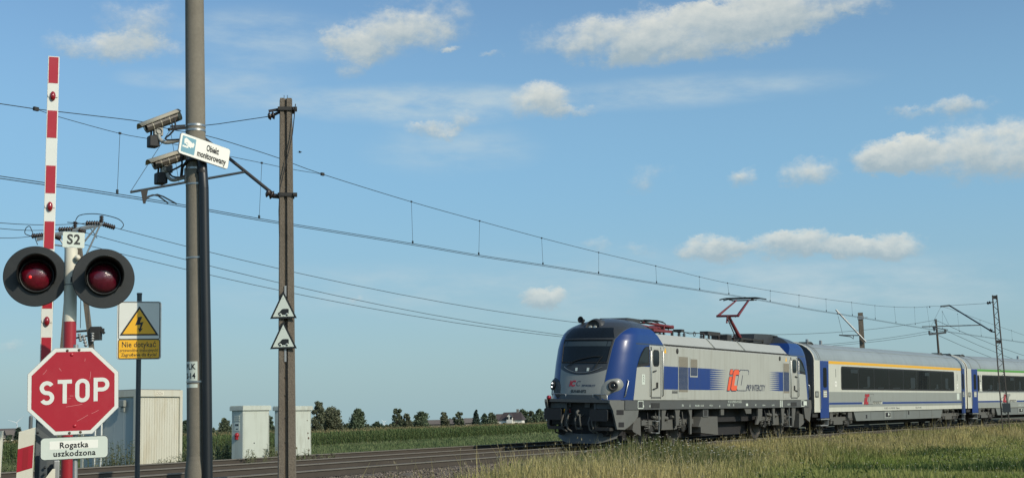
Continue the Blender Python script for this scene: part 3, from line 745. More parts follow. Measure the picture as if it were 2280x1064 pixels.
# livery bands with comb-like fading ends
for sy in (1, -1):
    st = MB(); z0, z1 = 1.965, 2.765
    def comb(x0, x1, d, nn=10):
        h = (z1 - z0) / nn; pts = []
        for i in range(nn):
            zb = z0 + i * h; pts += [(x0, zb), (x1, zb + h * .42), (x0, zb + h * .86)]
        return pts
    a = comb(2.12, .62, 1)
    st.prism([(5.96, z1), (5.96, z0)] + a, (0, 1.48 * sy, 0), (1, 0, 0), (0, 0, 1), (0, .003 * sy, 0))
    obj('livery_band', st, 'stripe', loco); st = MB()
    b = comb(-4.86, -3.72, 1)
    st.prism([(-5.96, z1), (-5.96, z0)] + b, (0, 1.48 * sy, 0), (1, 0, 0), (0, 0, 1), (0, .003 * sy, 0))
    obj('livery_band', st, 'stripe', loco)
    for a_, b_, za, zb in ((4.01, 4.84, 1.66, 3.18), (3.21, 3.86, 2.42, 3.12), (-6.0, -5.28, 1.66, 3.18)):
        p = MB(); q = MB()
        y = 1.4835 * sy; yy = sorted((y, y + .006 * sy))
        p.box(a_, b_, *yy, za, zb)
        vp = obj('vent_panel', p, 'grey', loco)
        nl = int((zb - za - .1) / .045)
        for mname, lo, hi in (('grille', za + .22, 1.965), ('grilleb', 1.965, 2.765), ('grille', 2.765, zb - .05)):
            lo = max(lo, za + .05)
            if hi - lo < .06: continue
            q = MB(); nn = max(2, int((hi - lo) / .042))
            for i in range(nn):
                z = lo + (hi - lo) * i / nn; hh = (hi - lo) / nn
                q.add([(a_ + .04, y + .007 * sy, z), (b_ - .04, y + .007 * sy, z), (b_ - .04, y + .016 * sy, z + hh * .9), (a_ + .04, y + .016 * sy, z + hh * .9)], [(0, 1, 2, 3) if sy < 0 else (3, 2, 1, 0)])
            obj('louvre', q, mname, vp)
    for x in (4.9, -4.93):
        c_ = MB(); c_.lathe([(0, 0), (.09, 0), (.10, .008), (.06, .02), (0, .02)], (x, 1.48 * sy, 3.32), (0, sy, 0), 18); obj('round_vent', c_, 'dark', loco)
    w_ = MB()
    for x in (5.86, -5.66): w_.prism([(x - .09, 3.22), (x + .09, 3.22), (x, 3.41)], (0, 1.48 * sy, 0), (1, 0, 0), (0, 0, 1), (0, .004 * sy, 0))
    obj('warning_triangle', w_, 'yellow', loco)
    pl = MB(); pl.box(7.35, 7.55, *sorted((1.48 * sy, 1.486 * sy)), 2.14, 2.40) if False else pl.box(7.40, 7.62, *sorted((1.481 * sy, 1.487 * sy)), 2.12, 2.46)
    pp = obj('plate', pl, 'signwhite', loco)
    k = MB()
    for i in range(3): k.prism([(7.45, 2.18 + i * .08), (7.51, 2.24 + i * .08), (7.57, 2.18 + i * .08), (7.51, 2.27 + i * .08)], (0, 1.487 * sy, 0), (1, 0, 0), (0, 0, 1), (0, .003 * sy, 0))
    obj('plate_mark', k, 'ink', pp)
ex, ez, ny = np.array([-1., 0, 0]), np.array([0, 0, 1.]), np.array([0, 1., 0])
stroke_logo(loco, np.array([.54, 1.481, 1.96]), ex, ez, ny, .80, ['orange', 'navy', 'grey'])
text('PKP INTERCITY', .34, (-2.33, 1.482, 2.06), ex, ez, ny, 'navy', loco, bold=.006, shear=.28, fitw=1.95)
text('ZNTK SERWIS', .085, (5.28, 1.482, 1.86), ex, ez, ny, 'ink', loco) if False else None
mk = MB()
for i in range(9): mk.box(5.28 - .05 * i, 5.28 - .05 * i + .038, 1.481, 1.484, 1.83, 1.90)
mk.box(4.85, 5.31, 1.481, 1.484, 1.915, 1.935); obj('maker_marking', mk, 'uframe', loco)
# underframe band with stencilled markings, hangers, tank
u = MB()
u.box(-8.5, 8.75, -1.455, 1.455, 1.28, 1.597)
obj('underframe', u, 'uframe', loco)
for s in (1, -1):
    sd = MB(); sd.box(*sorted((s * 6.25, s * 6.90)), 1.40, 1.465, 1.33, 1.50); obj('door_step', sd, 'dark', loco)
mk = MB()
def dash(x0, x1, z0, z1): mk.box(*sorted((x0, x1)), 1.4545, 1.4585, z0, z1)
for x0, x1, z0, z1 in ((1.2, 1.16, 1.33, 1.40), (7.46, 7.41, 1.36, 1.43), (6.99, 6.95, 1.36, 1.43), (-1.35, -1.55, 1.36, 1.46), (-4.98, -5.06, 1.30, 1.58), (-5.16, -5.26, 1.30, 1.58)): dash(x0, x1, z0, z1)
obj('marking', mk, 'signwhite', loco)
for k, (s_, x, sz, z) in enumerate((('EN', 4.40, .12, 1.40), ('A', 3.80, .14, 1.39), ('Wb  6700   1  01.08', 3.0, .10, 1.39), ('M 91,0 t', 1.95, .10, 1.39), ('91 51 5 370 072-1 PL-ICCC', -.28, .13, 1.525), ('R 89t', .33, .13, 1.40), ('30', -.12, .13, 1.40), ('RIC', -2.35, .11, 1.39), ('160 km/h', -3.2, .09, 1.38), ('Rew 2023', -4.2, .08, 1.38), ('GAZ 91', -6.0, .11, 1.40))):
    text(s_, sz, (x, 1.456, z), ex, ez, ny, 'signwhite' if k != 6 else 'signwhite', loco, name='stencil_lettering', xs=.9)
pl = MB(); pl.box(-8.15, -7.75, 1.455, 1.462, 1.36, 1.54); obj('plate', pl, 'signwhite', loco)
for s in (1, -1):
    fr = MB(); x = s * 7.66; y = 1.456
    for a, b, c_, d in ((-.2, -.17, 1.31, 1.58), (.17, .2, 1.31, 1.58), (-.2, .2, 1.31, 1.335), (-.2, .2, 1.555, 1.58)): fr.box(x + a, x + b, y, y + .004, c_, d)
    obj('marking_frame', fr, 'signwhite', loco); text('GS', .2, (x, 1.456, 1.445), ex, ez, ny, 'ink', loco, name='stencil_lettering')
for sy in (1, -1):
    for poly in ([(5.95, 1.28), (5.60, 1.28), (5.72, 1.0), (5.78, .62), (5.95, .62)], [(4.92, 1.28), (4.50, 1.28), (4.55, 1.1), (4.62, .70), (4.82, .70), (4.86, 1.1)], [(3.82, 1.28), (3.52, 1.28), (3.55, .38), (3.68, .38), (3.68, 1.0)],
                 [(-4.28, 1.28), (-4.55, 1.28), (-4.50, .60), (-4.36, .60)], [(-5.24, 1.28), (-5.66, 1.28), (-5.58, 1.05), (-5.56, .62), (-5.34, .62)], [(-6.50, 1.28), (-6.92, 1.28), (-6.92, 1.1), (-6.66, .46), (-6.54, .46)],
                 [(-2.72, 1.28), (-3.16, 1.28), (-3.16, .98), (-2.72, .62), (-2.5, .62), (-2.72, .95)], [(-1.3, 1.28), (-2.02, 1.28), (-2.02, 1.06), (-1.5, 1.06)], [(.95, 1.28), (.66, 1.28), (.66, 1.03), (.95, 1.03)]):
        hg = MB(); hg.prism(poly, (0, 1.34 * sy, 0), (1, 0, 0), (0, 0, 1), (0, .06 * sy, 0))
        obj('hanger_bracket', hg, 'ugrey2', loco)
    tk = MB(); tk.prism([(2.60, .98), (2.86, .62), (2.66, .62), (2.64, .40), (1.10, .29), (1.16, .98)], (0, .9 * sy, 0), (1, 0, 0), (0, 0, 1), (0, .45 * sy, 0)); tn_ = obj('tank', tk, 'ugrey2', loco)
    t2 = MB(); t2.box(2.05, 2.52, 1.0 * sy if sy > 0 else -1.38, 1.38 if sy > 0 else -1.0, .98, 1.27); obj('tank_cap', t2, 'uframe', tn_)
    t2 = MB(); t2.box(2.14, 2.42, *sorted((1.38 * sy, 1.386 * sy)), 1.02, 1.22); obj('hatch', t2, 'dark', tn_)
    # end steps, sandboxes and skirts
    for s in (1, -1):
        sk = MB(); poly = [(8.72, 1.585), (8.72, .64), (8.40, .74), (8.0, .92), (7.80, 1.05), (7.74, 1.28), (7.74, 1.585)] if s > 0 else [(8.79, 1.585), (8.84, 1.27), (8.58, .62), (8.02, .80), (7.85, 1.28), (7.80, 1.585)]
        sk.prism([(s * a, b) for a, b in poly], (0, 1.33 * sy, 0), (1, 0, 0), (0, 0, 1), (0, .10 * sy, 0))
        if s > 0:
            d_ = nrm([.70, -.19 * sy, 0]); n_ = nrm([.19, .70 * sy, 0]); sk.prism([(.0, 1.585), (.0, .64), (.36, .65), (.56, 1.26), (.72, 1.50), (.72, 1.585)], np.array([8.72, 1.43 * sy, 0]) - n_ * .08, d_, (0, 0, 1), n_ * .08)
        ko = obj('skirt', sk, 'ugrey2' if s < 0 else 'skirt_grey', loco)
        if s > 0:
            for a, b, c_, d in ((.06, .40, 1.12, 1.28), (.04, .30, .72, .88)):
                hh = MB(); hh.prism([(a, c_), (b, c_), (b, d), (a, d)], np.array([8.72, 1.43 * sy, 0]), d_, (0, 0, 1), n_ * .004); obj('step_hole', hh, 'insideblack', ko)
        sb = MB(); sb.prism([(s * a, b) for a, b in ((8.05, .62), (7.95, .95), (7.48, 1.02), (7.44, .40), (7.98, .55))], (0, 1.0 * sy, 0), (1, 0, 0), (0, 0, 1), (0, .36 * sy, 0)); obj('sandbox', sb, 'ugrey2', loco)
        # steps below the cab door
        for zz in (.46, .86):
            e_ = MB(); e_.box(*sorted((s * 6.15, s * 6.42)), *sorted((1.15 * sy, 1.42 * sy)), zz, zz + .03); e_.box(*sorted((s * 6.15, s * 6.17)), *sorted((1.38 * sy, 1.42 * sy)), zz, zz + .42); obj('footstep', e_, 'galv', loco)
co = MB(); co.box(-8.4, 8.6, -.95, .95, .75, 1.29); co.box(-7.6, 7.8, -.62, .62, .22, .76); obj('underfloor_gear_and_shade', co, 'insideblack', loco)  # equipment blocks, near-black and lowered to paint in the shade underneath
for cx in (5.15, -5.15): bogie(loco, cx, 2.6, .60, 1.28, True)
# ends: ledge, buffer beam, buffers, coupling, hoses, plough, rails
for s in (1, -1):
    xe = 9.42 if s > 0 else 8.78; off = 0 if s > 0 else .62
    b = MB(); b.prism([(s * (8.3 - off), -1.30), (s * (8.9 - off), -1.30), (s * (9.30 - off), -1.12), (s * (9.30 - off), 1.12), (s * (8.9 - off), 1.30), (s * (8.3 - off), 1.30)][::s], (0, 0, 1.50), (1, 0, 0), (0, 1, 0), (0, 0, .10)); lg = obj('end_ledge', b, 'uframe', loco)
    b = MB(); b.box(*sorted((s * (8.2 - off), s * (9.0 - off))), -1.20, 1.20, .74, 1.50); bb = obj('buffer_beam', b, 'dark', loco)
    for yy in (-.62, .1, .62):
        q = MB(); q.box(*sorted((s * (9.0 - off), s * (9.06 - off))), yy, yy + .2, 1.34, 1.48); obj('beam_plate', q, 'uframe', bb)
    for sy in (1, -1):
        f = MB(); y = .875 * sy
        f.prism(rrect(y - .33, y + .33, 1.10 - .19, 1.10 + .19, .06), (s * (9.45 - off), 0, 0), (0, 1, 0), (0, 0, 1), (s * .05, 0, 0)); f.tube([(s * (8.95 - off), y, 1.1), (s * (9.46 - off), y, 1.1)], [.15, .13], 14); bf = obj('buffer', f, 'black', loco)
        f = MB(); f.box(*sorted((s * (8.7 - off), s * (9.16 - off))), *sorted((y - .30 * sy, 1.16 * sy)), 1.30, 1.47); f.box(*sorted((s * (8.7 - off), s * (9.18 - off))), *sorted((.52 * sy, .60 * sy)), .7, 1.47); obj('buffer_housing', f, 'uframe', bf)
        hr = MB(); x = s * (9.24 - off); a, c_ = .52 * sy, 1.05 * sy
        hr.tube([(x, a, 1.58), (x, a, 1.74), (x, a + .04 * sy, 1.77), (x, c_ - .04 * sy, 1.77), (x, c_, 1.74), (x, c_, 1.58)], .016, 6); obj('end_handrail', hr, 'steel', loco)
        tl = MB(); tl.box(*sorted((s * (9.0 - off), s * (9.30 - off))), *sorted((.62 * sy, 1.18 * sy)), .60, .70); tl.tube([(s * (9.1 - off), 1.0 * sy, .72), (s * (9.1 - off), 1.0 * sy, .50), (s * (9.0 - off), .8 * sy, .42)], .03, 6); obj('end_step', tl, 'dark', loco)
    hk = MB(); hk.tube([(s * (8.95 - off), 0, 1.08), (s * (9.25 - off), 0, 1.06), (s * (9.38 - off), 0, 1.10), (s * (9.40 - off), 0, 1.18), (s * (9.30 - off), 0, 1.22)], .045, 8)
    for yy in (-.09, .09): hk.tube([(s * (9.30 - off), yy * .6, 1.10), (s * (9.36 - off), yy, .95), (s * (9.28 - off), yy, .66), (s * (9.22 - off), yy, .62)], .028, 8)
    hk.tube([(s * (9.22 - off), -.12, .64), (s * (9.22 - off), .12, .64)], .035, 8); obj('coupling_hook', hk, 'ugrey2', loco)
    for yy, tip in ((-.62, 'yellow'), (-.42, 'redarm'), (.42, None), (.55, None)):
        h = MB(); x = s * (9.05 - off); h.tube([(x, yy, 1.14), (x + s * .16, yy, 1.08), (x + s * .22, yy - .05, .85), (x + s * .18, yy - .02, .62), (x + s * .08, yy + .1, .52)], .032, 8); ho = obj('air_hose', h, 'ugrey2', loco)
        if tip:
            h = MB(); h.tube([(x, yy, 1.14), (x + s * .1, yy, 1.17), (x + s * .12, yy + .02, 1.27)], .03, 8); obj('cock', h, tip, ho)
    pw = MB(); ys = np.linspace(-1.12, 1.12, 17); top = []; bot = []; bk = []
    for y in ys:
        x = 9.16 - off - .5 * abs(y / 1.12) ** 2.2; top.append((s * (x - .10), y, .46 + .12 * abs(y) ** 2)); bot.append((s * (x + .05), y, .16 + .40 * max(0, abs(y) - .50) ** 1.6))
    k = len(ys); pw.add(top + bot, [(i, i + 1, k + i + 1, k + i) for i in range(k - 1)], 0, True)
    pw.add([(p[0] - s * .03, p[1], p[2]) for p in top + bot], [(i, k + i, k + i + 1, i + 1) for i in range(k - 1)], 0, True); obj('plough', pw, 'uframe', loco)
    sb = MB(); sb.box(*sorted((s * (8.0 - off), s * (8.9 - off))), -1.0, 1.0, .42, .8); obj('plough_carrier', sb, 'insideblack', loco)
sg = MB(); sg.lathe([(0, 0), (.07, 0), (.07, .1), (0, .12)], (9.22, -1.16, 1.64), (1, 0, 0), 10); obj('tail_lamp', sg, 'amberref', loco)
# roof gear
def insulator(mb, p, h=.2, r=.07, m=0):
    for i in range(4): mb.lathe([(.02, 0), (r, .012), (.03, .04)], (p[0], p[1], p[2] + i * h / 4), (0, 0, 1), 10, m)
    mb.lathe([(.03, 0), (.03, h + .04), (0, h + .04)], p, (0, 0, 1), 8, m)
rb = MB(); rb.prism([(7.35, 4.1), (5.95, 3.95), (5.93, 4.40), (6.9, 4.41)], (0, -.55, 0), (1, 0, 0), (0, 0, 1), (0, 1.1, 0)); obj('roof_box', rb, 'roofdark', loco, bevel=.03)
rb = MB(); rb.prism([(-4.6, 4.0), (-4.7, 4.36), (-6.2, 4.40), (-7.3, 4.38), (-7.9, 4.2), (-7.9, 3.98)], (0, -.5, 0), (1, 0, 0), (0, 0, 1), (0, .95, 0)); r2 = obj('roof_box', rb, 'roofdark', loco, bevel=.03)
rb = MB(); rb.box(-7.95, -7.4, .25, .75, 3.95, 4.16); obj('hatch', rb, 'creamw', r2)
mm = MB()
for x, y in ((2.3, .3), (2.3, -.5), (.2, .35), (-.3, .35), (-1.2, .35), (-1.9, .3), (-2.6, .4), (-1.2, -.4), (.6, -.3), (3.4, .2)):
    mm = MB(); insulator(mm, (x, y, 3.94), .2, .09); obj('roof_insulator', mm, 'insul', loco)
mm = MB(); mm.tube([(2.3, .3, 4.17), (1.4, .32, 4.10), (.2, .35, 4.17)], .018, 6); mm.tube([(-.3, .35, 4.18), (-1.2, .35, 4.18), (-1.9, .3, 4.18), (-2.6, .4, 4.18)], .018, 6); mm.box(-1.3, -.1, .05, .4, 4.12, 4.26); mm.box(2.15, 2.4, .1, .45, 4.12, 4.22)
mm.tube([(1.0 + .09 * math.cos(t), .33, 4.10 + .09 * math.sin(t)) for t in np.linspace(0, 6.28, 13)], .014, 5)
mm.box(-2.2, -1.75, -.2, .5, 3.94, 4.2)
obj('busbar', mm, 'dark', loco)
def panto_base(parent, x0, x1, m='dark'):
    b = MB()
    for y in (-.45, .45): b.bar((x0, y, 4.10), (x1, y, 4.10), .06, .07)
    for x in (x0, x1, (x0 + x1) / 2): b.bar((x, -.5, 4.10), (x, .5, 4.10), .06, .07)
    for x in (x0, x1):
        for y in (-.45, .45): insulator(b, (x, y, 3.92), .14, .07)
    return obj('base_frame', b, m, parent)
def head(parent, xc, z, dirn=1):
    h = MB()
    for dx_ in (-.2, .2):
        h.tube([(xc + dx_, y, z - .30 * max(0, abs(y) - .62) ** 1.6) for y in np.linspace(-.98, .98, 25)], .028, 6)
    for y in (-.5, .5): h.bar((xc - .28, y, z - .07), (xc + .28, y, z - .07), .03, .04)
    h.tube([(xc, -.5, z - .09), (xc, .5, z - .09)], .03, 6)
    return obj('collector_head', h, 'dark', parent)
# raised rear pantograph: knee points forwards
def arm(name, p0, p1, r, m, parent, n=8):
    q = MB(); q.tube([p0, p1], r, n); return obj(name, q, m, parent)
pr = MB(); pr.box(-4.7, -3.3, -.1, .1, 4.04, 4.16); pan = obj('pantograph', pr, 'dark', loco)
panto_base(pan, -5.6, -3.2)
arm('lower_arm', (-4.22, 0, 4.16), (-3.02, 0, 5.03), [.085, .06], 'redarm', pan)
arm('thrust_rod', (-3.5, .12, 4.14), (-2.84, .05, 4.88), .022, 'dark', pan)
KN = (-2.96, 0, 5.02)
q = MB(); q.tube([(-2.96, -.50, 5.02), (-2.96, .50, 5.02)], .05, 8); q.tube([(-2.92, 0, 5.0), (-2.85, 0, 4.72)], .04, 6); obj('knee_joint', q, 'redarm', pan)
HX = -4.55; HZ = 5.86
for y in (-.46, .46): arm('upper_arm', (-2.96, y, 5.02), (HX, y * .62, HZ - .08), [.05, .032], 'redarm', pan)
arm('guide_rod', (-3.05, .30, 4.97), (HX - .1, .15, HZ - .12), .014, 'dark', pan)
q = MB(); q.tube([(-2.86 + .16 * math.cos(t), .12, 4.86 + .16 * math.sin(t)) for t in np.linspace(.4, 5.2, 12)], .012, 5); obj('jumper_cable', q, 'dark', pan)
head(pan, HX, HZ)
# folded front pantograph
pr = MB(); pr.box(3.6, 5.4, -.1, .1, 4.02, 4.12); pan2 = obj('pantograph', pr, 'dark', loco); panto_base(pan2, 3.2, 5.6)
arm('lower_arm', (4.3, 0, 4.16), (3.15, 0, 4.22), [.08, .06], 'redarm', pan2)
for y in (-.48, .48): arm('upper_arm', (3.2, y, 4.26), (5.3, y * .62, 4.34), [.055, .04], 'redarm', pan2)
q = MB(); q.tube([(3.2, -.5, 4.26), (3.2, .5, 4.26)], .07, 8); q.tube([(3.9, .46, 4.3), (3.9, .46, 4.05)], .04, 6); q.bar((3.4, .5, 4.08), (4.9, .5, 4.08), .09, .09); obj('knee_joint', q, 'redarm', pan2)
head(pan2, 5.2, 4.40)
q = MB()
for a in (0, .25): q.tube([(5.7, .3 - a, 4.1), (5.4, .4 - a, 4.42), (4.4, .45 - a, 4.44), (3.7, .4 - a, 4.38), (3.35, .4 - a, 4.12)], .02, 6)
obj('jumper_cable', q, 'dark', pan2)

# ------------------------------------------------------------------ coaches
def coach(label, s, first):
    Mx = vframe(s, 16.); c = thing('railway_coach', label, 'railway coach', Mx); h = 11.1
    side = [(1.40, 1.04), (1.40, 3.37)]
    roof = [(1.40, 3.37), (1.385, 3.47), (1.33, 3.62), (1.22, 3.78), (1.05, 3.93), (.82, 4.05), (.55, 4.13), (.27, 4.18), (0, 4.19)]
    full = [(1.40, 1.04)] + roof + [(-p[0], p[1]) for p in roof[-2::-1]] + [(-1.40, 1.04)]
    xs = np.linspace(h, -h, 9); n = len(full); mb = MB(); vs = [(x, p[0], p[1]) for x in xs for p in full]
    for i in range(len(xs) - 1):
        for j in range(n - 1):
            mb.add([vs[i * n + j], vs[(i + 1) * n + j], vs[(i + 1) * n + j + 1], vs[i * n + j + 1]], [(0, 1, 2, 3)], 0 if j in (0, n - 2) else 1, j not in (0, n - 2))
    mb.add(vs[:n], [tuple(range(n))], 2); mb.add(vs[-n:], [tuple(range(n))[::-1]], 2)
    mb.add([vs[0], vs[n - 1], vs[-1], vs[-n]], [(0, 1, 2, 3)], 2)
    body = obj('body', mb, ['cw', 'croof', 'uframe'], c)
    rb = MB()
    for j in (4, 6):
        for sy in (1, -1):
            p = roof[j]; q = MB()
            nn = nrm((0, p[0] * .9, (p[1] - 2.9))); rb.bar((h - .75, p[0] * sy + nn[1] * .004 * sy, p[1] + nn[2] * .004), (-h + .75, p[0] * sy + nn[1] * .004 * sy, p[1] + nn[2] * .004), .03, .016)
    ro = obj('roof_rib', rb, 'croof', c)
    for x in (h - .7, -h + .7, h - 2.2 if not first else h - .5):
        sm = MB(); sm.tube([(x, p[0] * 1.001, p[1] + .004) for p in full[1:-1]], .018, 6); obj('roof_seam', sm, 'cunder', c)
    # end frame rim
    for s_ in (1, -1):
        rim = MB(); rim.tube([(s_ * (h - .02), p[0] * .995, p[1]) for p in full], .03, 6); obj('end_rim', rim, 'creamw', c)
        gw = MB(); gw.box(*sorted((s_ * h, s_ * (h + .42))), -.75, .75, 1.15, 3.30); obj('gangway_bellows', gw, 'black', c, bevel=.06)
        ew = MB(); ew.box(*sorted((s_ * h, s_ * (h + .02))), -1.33, 1.33, 1.0, 3.6); obj('end_wall', ew, 'uframe', c)
        hr = MB(); hr.tube([(s_ * (h + .05), 1.02, 1.2), (s_ * (h + .10), 1.02, 1.3), (s_ * (h + .10), 1.02, 3.0), (s_ * (h + .05), 1.02, 3.1)], .03, 8); obj('end_handrail', hr, 'creamw', c)
        for sy in (1, -1):
            bf = MB(); bf.tube([(s_ * h, .875 * sy, 1.06), (s_ * (h + .36), .875 * sy, 1.06)], [.13, .12], 12); bf.prism(rrect(.875 * sy - .28, .875 * sy + .28, .9, 1.22, .06), (s_ * (h + .36), 0, 0), (0, 1, 0), (0, 0, 1), (s_ * .04, 0, 0)); obj('buffer', bf, 'black', c)
        bm_ = MB(); bm_.box(*sorted((s_ * (h - .6), s_ * h)), -1.3, 1.3, .82, 1.03); obj('end_beam', bm_, 'dark', c)
    for sy in (1, -1):
        def panel(name, mname, x0, x1, z0, z1, d0=0., d1=.004, par=c, bev=0):
            q = MB(); q.box(*sorted((x0, x1)), *sorted(((1.40 + d0) * sy, (1.40 + d1) * sy)), z0, z1); return obj(name, q, mname, par, bevel=bev)
        gz0, gz1 = (1.50, 1.95) if first else (1.50, 1.50)
        if first: panel('grey_band', 'cg', 9.43, -10.16, 1.475, 1.955)
        else: panel('grey_band', 'cg', 9.43, -10.16, 1.955, 2.05)
        panel('grey_band', 'cg', 9.43, -10.16, 1.06 if not first else 1.25, 1.375)
        panel('class_band', 'cyel' if first else 'cgreen', 9.43, -10.16, 3.235, 3.365)
        for x0, x1 in ((9.43, 5.34), (2.66, -10.16)): panel('blue_band', 'stripe', x0, x1, 1.375, 1.468, 0., .005)
        # continuous window band with recessed looking panes
        wins = [(7.97, -8.88)] if first else [(9.50, 9.12), (8.72, -8.4)]
        for (a, b) in wins:
            wz0, wz1 = (2.05, 3.15) if first else (2.03, 3.02)
            w = MB(); w.prism(rrect(b, a, wz0, wz1, .13 if a - b > 1 else .17), (0, 1.40 * sy, 0), (1, 0, 0), (0, 0, 1), (0, .008 * sy, 0)); wo_ = obj('window', w, 'black', c)
            if a - b < 1:
                q = MB(); q.prism(rrect(b + .04, a - .04, wz0 + .05, wz1 - .05, .14), (0, 1.408 * sy, 0), (1, 0, 0), (0, 0, 1), (0, .002 * sy, 0)); obj('pane', q, 'cglass', wo_); continue
            npn = 8 if first else 9; wd_ = (a - b - .2) / npn
            for i in range(npn):
                x1 = a - .1 - i * wd_; x0 = x1 - wd_ + .07
                q = MB(); q.prism(rrect(x0, x1, wz0 + .07, wz1 - .07, .06), (0, 1.408 * sy, 0), (1, 0, 0), (0, 0, 1), (0, .002 * sy, 0)); pn = obj('pane', q, 'cglass', wo_)
                # blinds, seat backs and table edges standing behind the tinted pane, printed depth kept tiny
                q = MB(); r_ = random.random()
                if r_ < .3: q.box(x0 + .05, x1 - random.uniform(.2, .7) * wd_, *sorted((1.4102 * sy, 1.4112 * sy)), wz1 - .30, wz1 - .12)
                if r_ > .3: q.box(x0 + random.uniform(.1, .4) * wd_, x0 + random.uniform(.5, .75) * wd_, *sorted((1.4102 * sy, 1.4112 * sy)), wz0 + .10, wz0 + .14)
                if r_ > .62: a_ = x0 + random.uniform(.05, .5) * wd_; q.box(a_, a_ + random.uniform(.12, .35) * wd_, *sorted((1.4102 * sy, 1.4112 * sy)), wz0 + .14, wz0 + random.uniform(.35, .75))
                if q.v: obj('interior', q, mat('seat_seen_through_glass', tuple(random.uniform(.018, .05) * k for k in (1, 1.05, 1.05)), .3, var=.2) if False else 'seatdim', pn)
        # doors
        for x0, x1 in ((9.45, 10.43), (-10.85, -10.20)):
            d = panel('door', 'stripe', x0, x1, .77, 3.36, -.02, .009, bev=.012)
            a, b = (9.69, 10.10) if x0 > 0 else (-10.66, -10.36)
            q = MB(); q.prism(rrect(a, b, 2.15, 3.05, .1), (0, 1.409 * sy, 0), (1, 0, 0), (0, 0, 1), (0, .005 * sy, 0)); wn = obj('door_window', q, 'cglass', d)
            q = MB(); q.prism(rrect(a - .02, b + .02, 1.70, 2.03, .03), (0, 1.409 * sy, 0), (1, 0, 0), (0, 0, 1), (0, .005 * sy, 0)); pl = obj('notice', q, 'grille' , d)
            q = MB()
            for i in range(3): q.box(a + .03, b - .03, *sorted((1.414 * sy, 1.417 * sy)), 1.74 + i * .09, 1.79 + i * .09)
            obj('notice_line', q, 'signwhite', pl)
            q = MB(); q.tube([(x1 + .03, 1.43 * sy, 1.2), (x1 + .03, 1.43 * sy, 2.0)], .016, 6); obj('grab_rail', q, 'steel', d)
            q = MB(); q.box(x0, x1, *sorted((1.2 * sy, 1.42 * sy)), .70, .75); q.box(x0 + .05, x1 - .05, *sorted((1.15 * sy, 1.38 * sy)), .42, .46); q.box(x0 + .05, x0 + .09, *sorted((1.2 * sy, 1.38 * sy)), .42, .72); obj('step', q, 'galv', d)
        q = MB(); q.prism(rrect(10.62, 11.0, 1.70, 1.98, .03), (0, 1.40 * sy, 0), (1, 0, 0), (0, 0, 1), (0, .006 * sy, 0)); st = obj('notice', q, 'ink', c)
        q = MB(); q.prism(rrect(10.68, 10.94, 1.75, 1.94, .02), (0, 1.406 * sy, 0), (1, 0, 0), (0, 0, 1), (0, .002 * sy, 0)); obj('notice_sheet', q, 'cg', st)
        q = MB(); q.box(-9.75, -9.30, *sorted((1.404 * sy, 1.408 * sy)), 1.56, 1.92); obj('notice', q, 'signwhite', c)
        # skirt between the bogies
        q = MB(); q.prism([(6.35, 1.04), (6.0, .58), (-6.5, .56), (-6.9, 1.04)], (0, 1.20 * sy, 0), (1, 0, 0), (0, 0, 1), (0, .14 * sy, 0)); sk = obj('equipment_cover', q, 'cunder', c)
        for x in (4.1, 2.4, .9, -1.0, -3.0, -5.0):
            q = MB(); q.box(x - .012, x + .012, *sorted((1.34 * sy, 1.344 * sy)), .60, 1.02); obj('cover_seam', q, 'uframe', sk)
        q = MB(); q.box(1.30, 2.22, *sorted((1.34 * sy, 1.35 * sy)), .66, .99); sf = obj('socket_box', q, 'cg', sk)
        q = MB(); q.box(1.42, 2.08, *sorted((1.35 * sy, 1.354 * sy)), .72, .93); q2 = obj('socket_recess', q, 'insideblack', sf)
        q = MB(); q.lathe([(0, 0), (.08, 0), (.08, .02), (0, .02)], (1.7, 1.354 * sy, .83), (0, sy, 0), 14); obj('socket', q, 'signwhite', q2)
        for x, z in ((4.6, .68), (-1.4, .80)):
            q = MB(); q.box(x, x + .16, *sorted((1.34 * sy, 1.348 * sy)), z, z + .18); obj('vent_slot', q, 'insideblack', sk)
        for x0, x1 in ((7.0, 6.5), (9.2, 8.85)):
            q = MB(); q.box(*sorted((x0, x1)), *sorted((1.25 * sy, 1.33 * sy)), .72, 1.04); obj('hanger_bracket', q, 'ugrey2', c)
    # writing on the near side
    E1, E2, N_ = np.array([-1., 0, 0]), np.array([0, 0, 1.]), np.array([0, 1., 0])
    y = 1.4055
    stroke_logo(c, np.array([5.16, 1.404, 1.36]), E1, E2, N_, .50, ['signred', 'uframe', 'cg'], name='logo')
    text('PKP INTERCITY', .22, (3.35, y, 1.43), E1, E2, N_, 'uframe', c, shear=.25, fitw=1.15)
    cls = '1' if first else '2'
    for x in ((8.60, -9.46) if first else (8.96,)):
        text(cls, .55, (x, 1.402, 2.80), E1, E2, N_, 'ink', c, name='class_numeral', xs=.7)
        q = MB(); q.prism(rrect(x - .11, x + .11, 2.20, 2.44, .06), (0, 1.40, 0), (1, 0, 0), (0, 0, 1), (0, .004, 0)); nb = obj('number_badge', q, 'brightwhite', c)
        text('8' if first else '7', .17, (x, 1.4045, 2.32), E1, E2, N_, 'ink', nb, name='badge_numeral')
    text('PL-PKPIC  61 51 19-70 178-3   A9mnouz', .13, (1.3, 1.402, 1.15), E1, E2, N_, 'uframe', c, name='stencil_lettering') if first else text('PL-PKPIC  61 51 20-70 854-9   B10nouz', .13, (1.3, 1.406, 1.15), E1, E2, N_, 'signwhite', c, name='stencil_lettering')
    text('26,4 m   48 t   RIC', .12, (-2.7, 1.402 if first else 1.406, 1.15), E1, E2, N_, 'uframe' if first else 'signwhite', c, name='stencil_lettering')
    for x in (7.0, 8.6) if first else (-2.,):
        q = MB(); q.box(x - .06, x + .06, -.05, .07, 4.17, 4.40); obj('roof_vent', q, 'galv', c, bevel=.02)
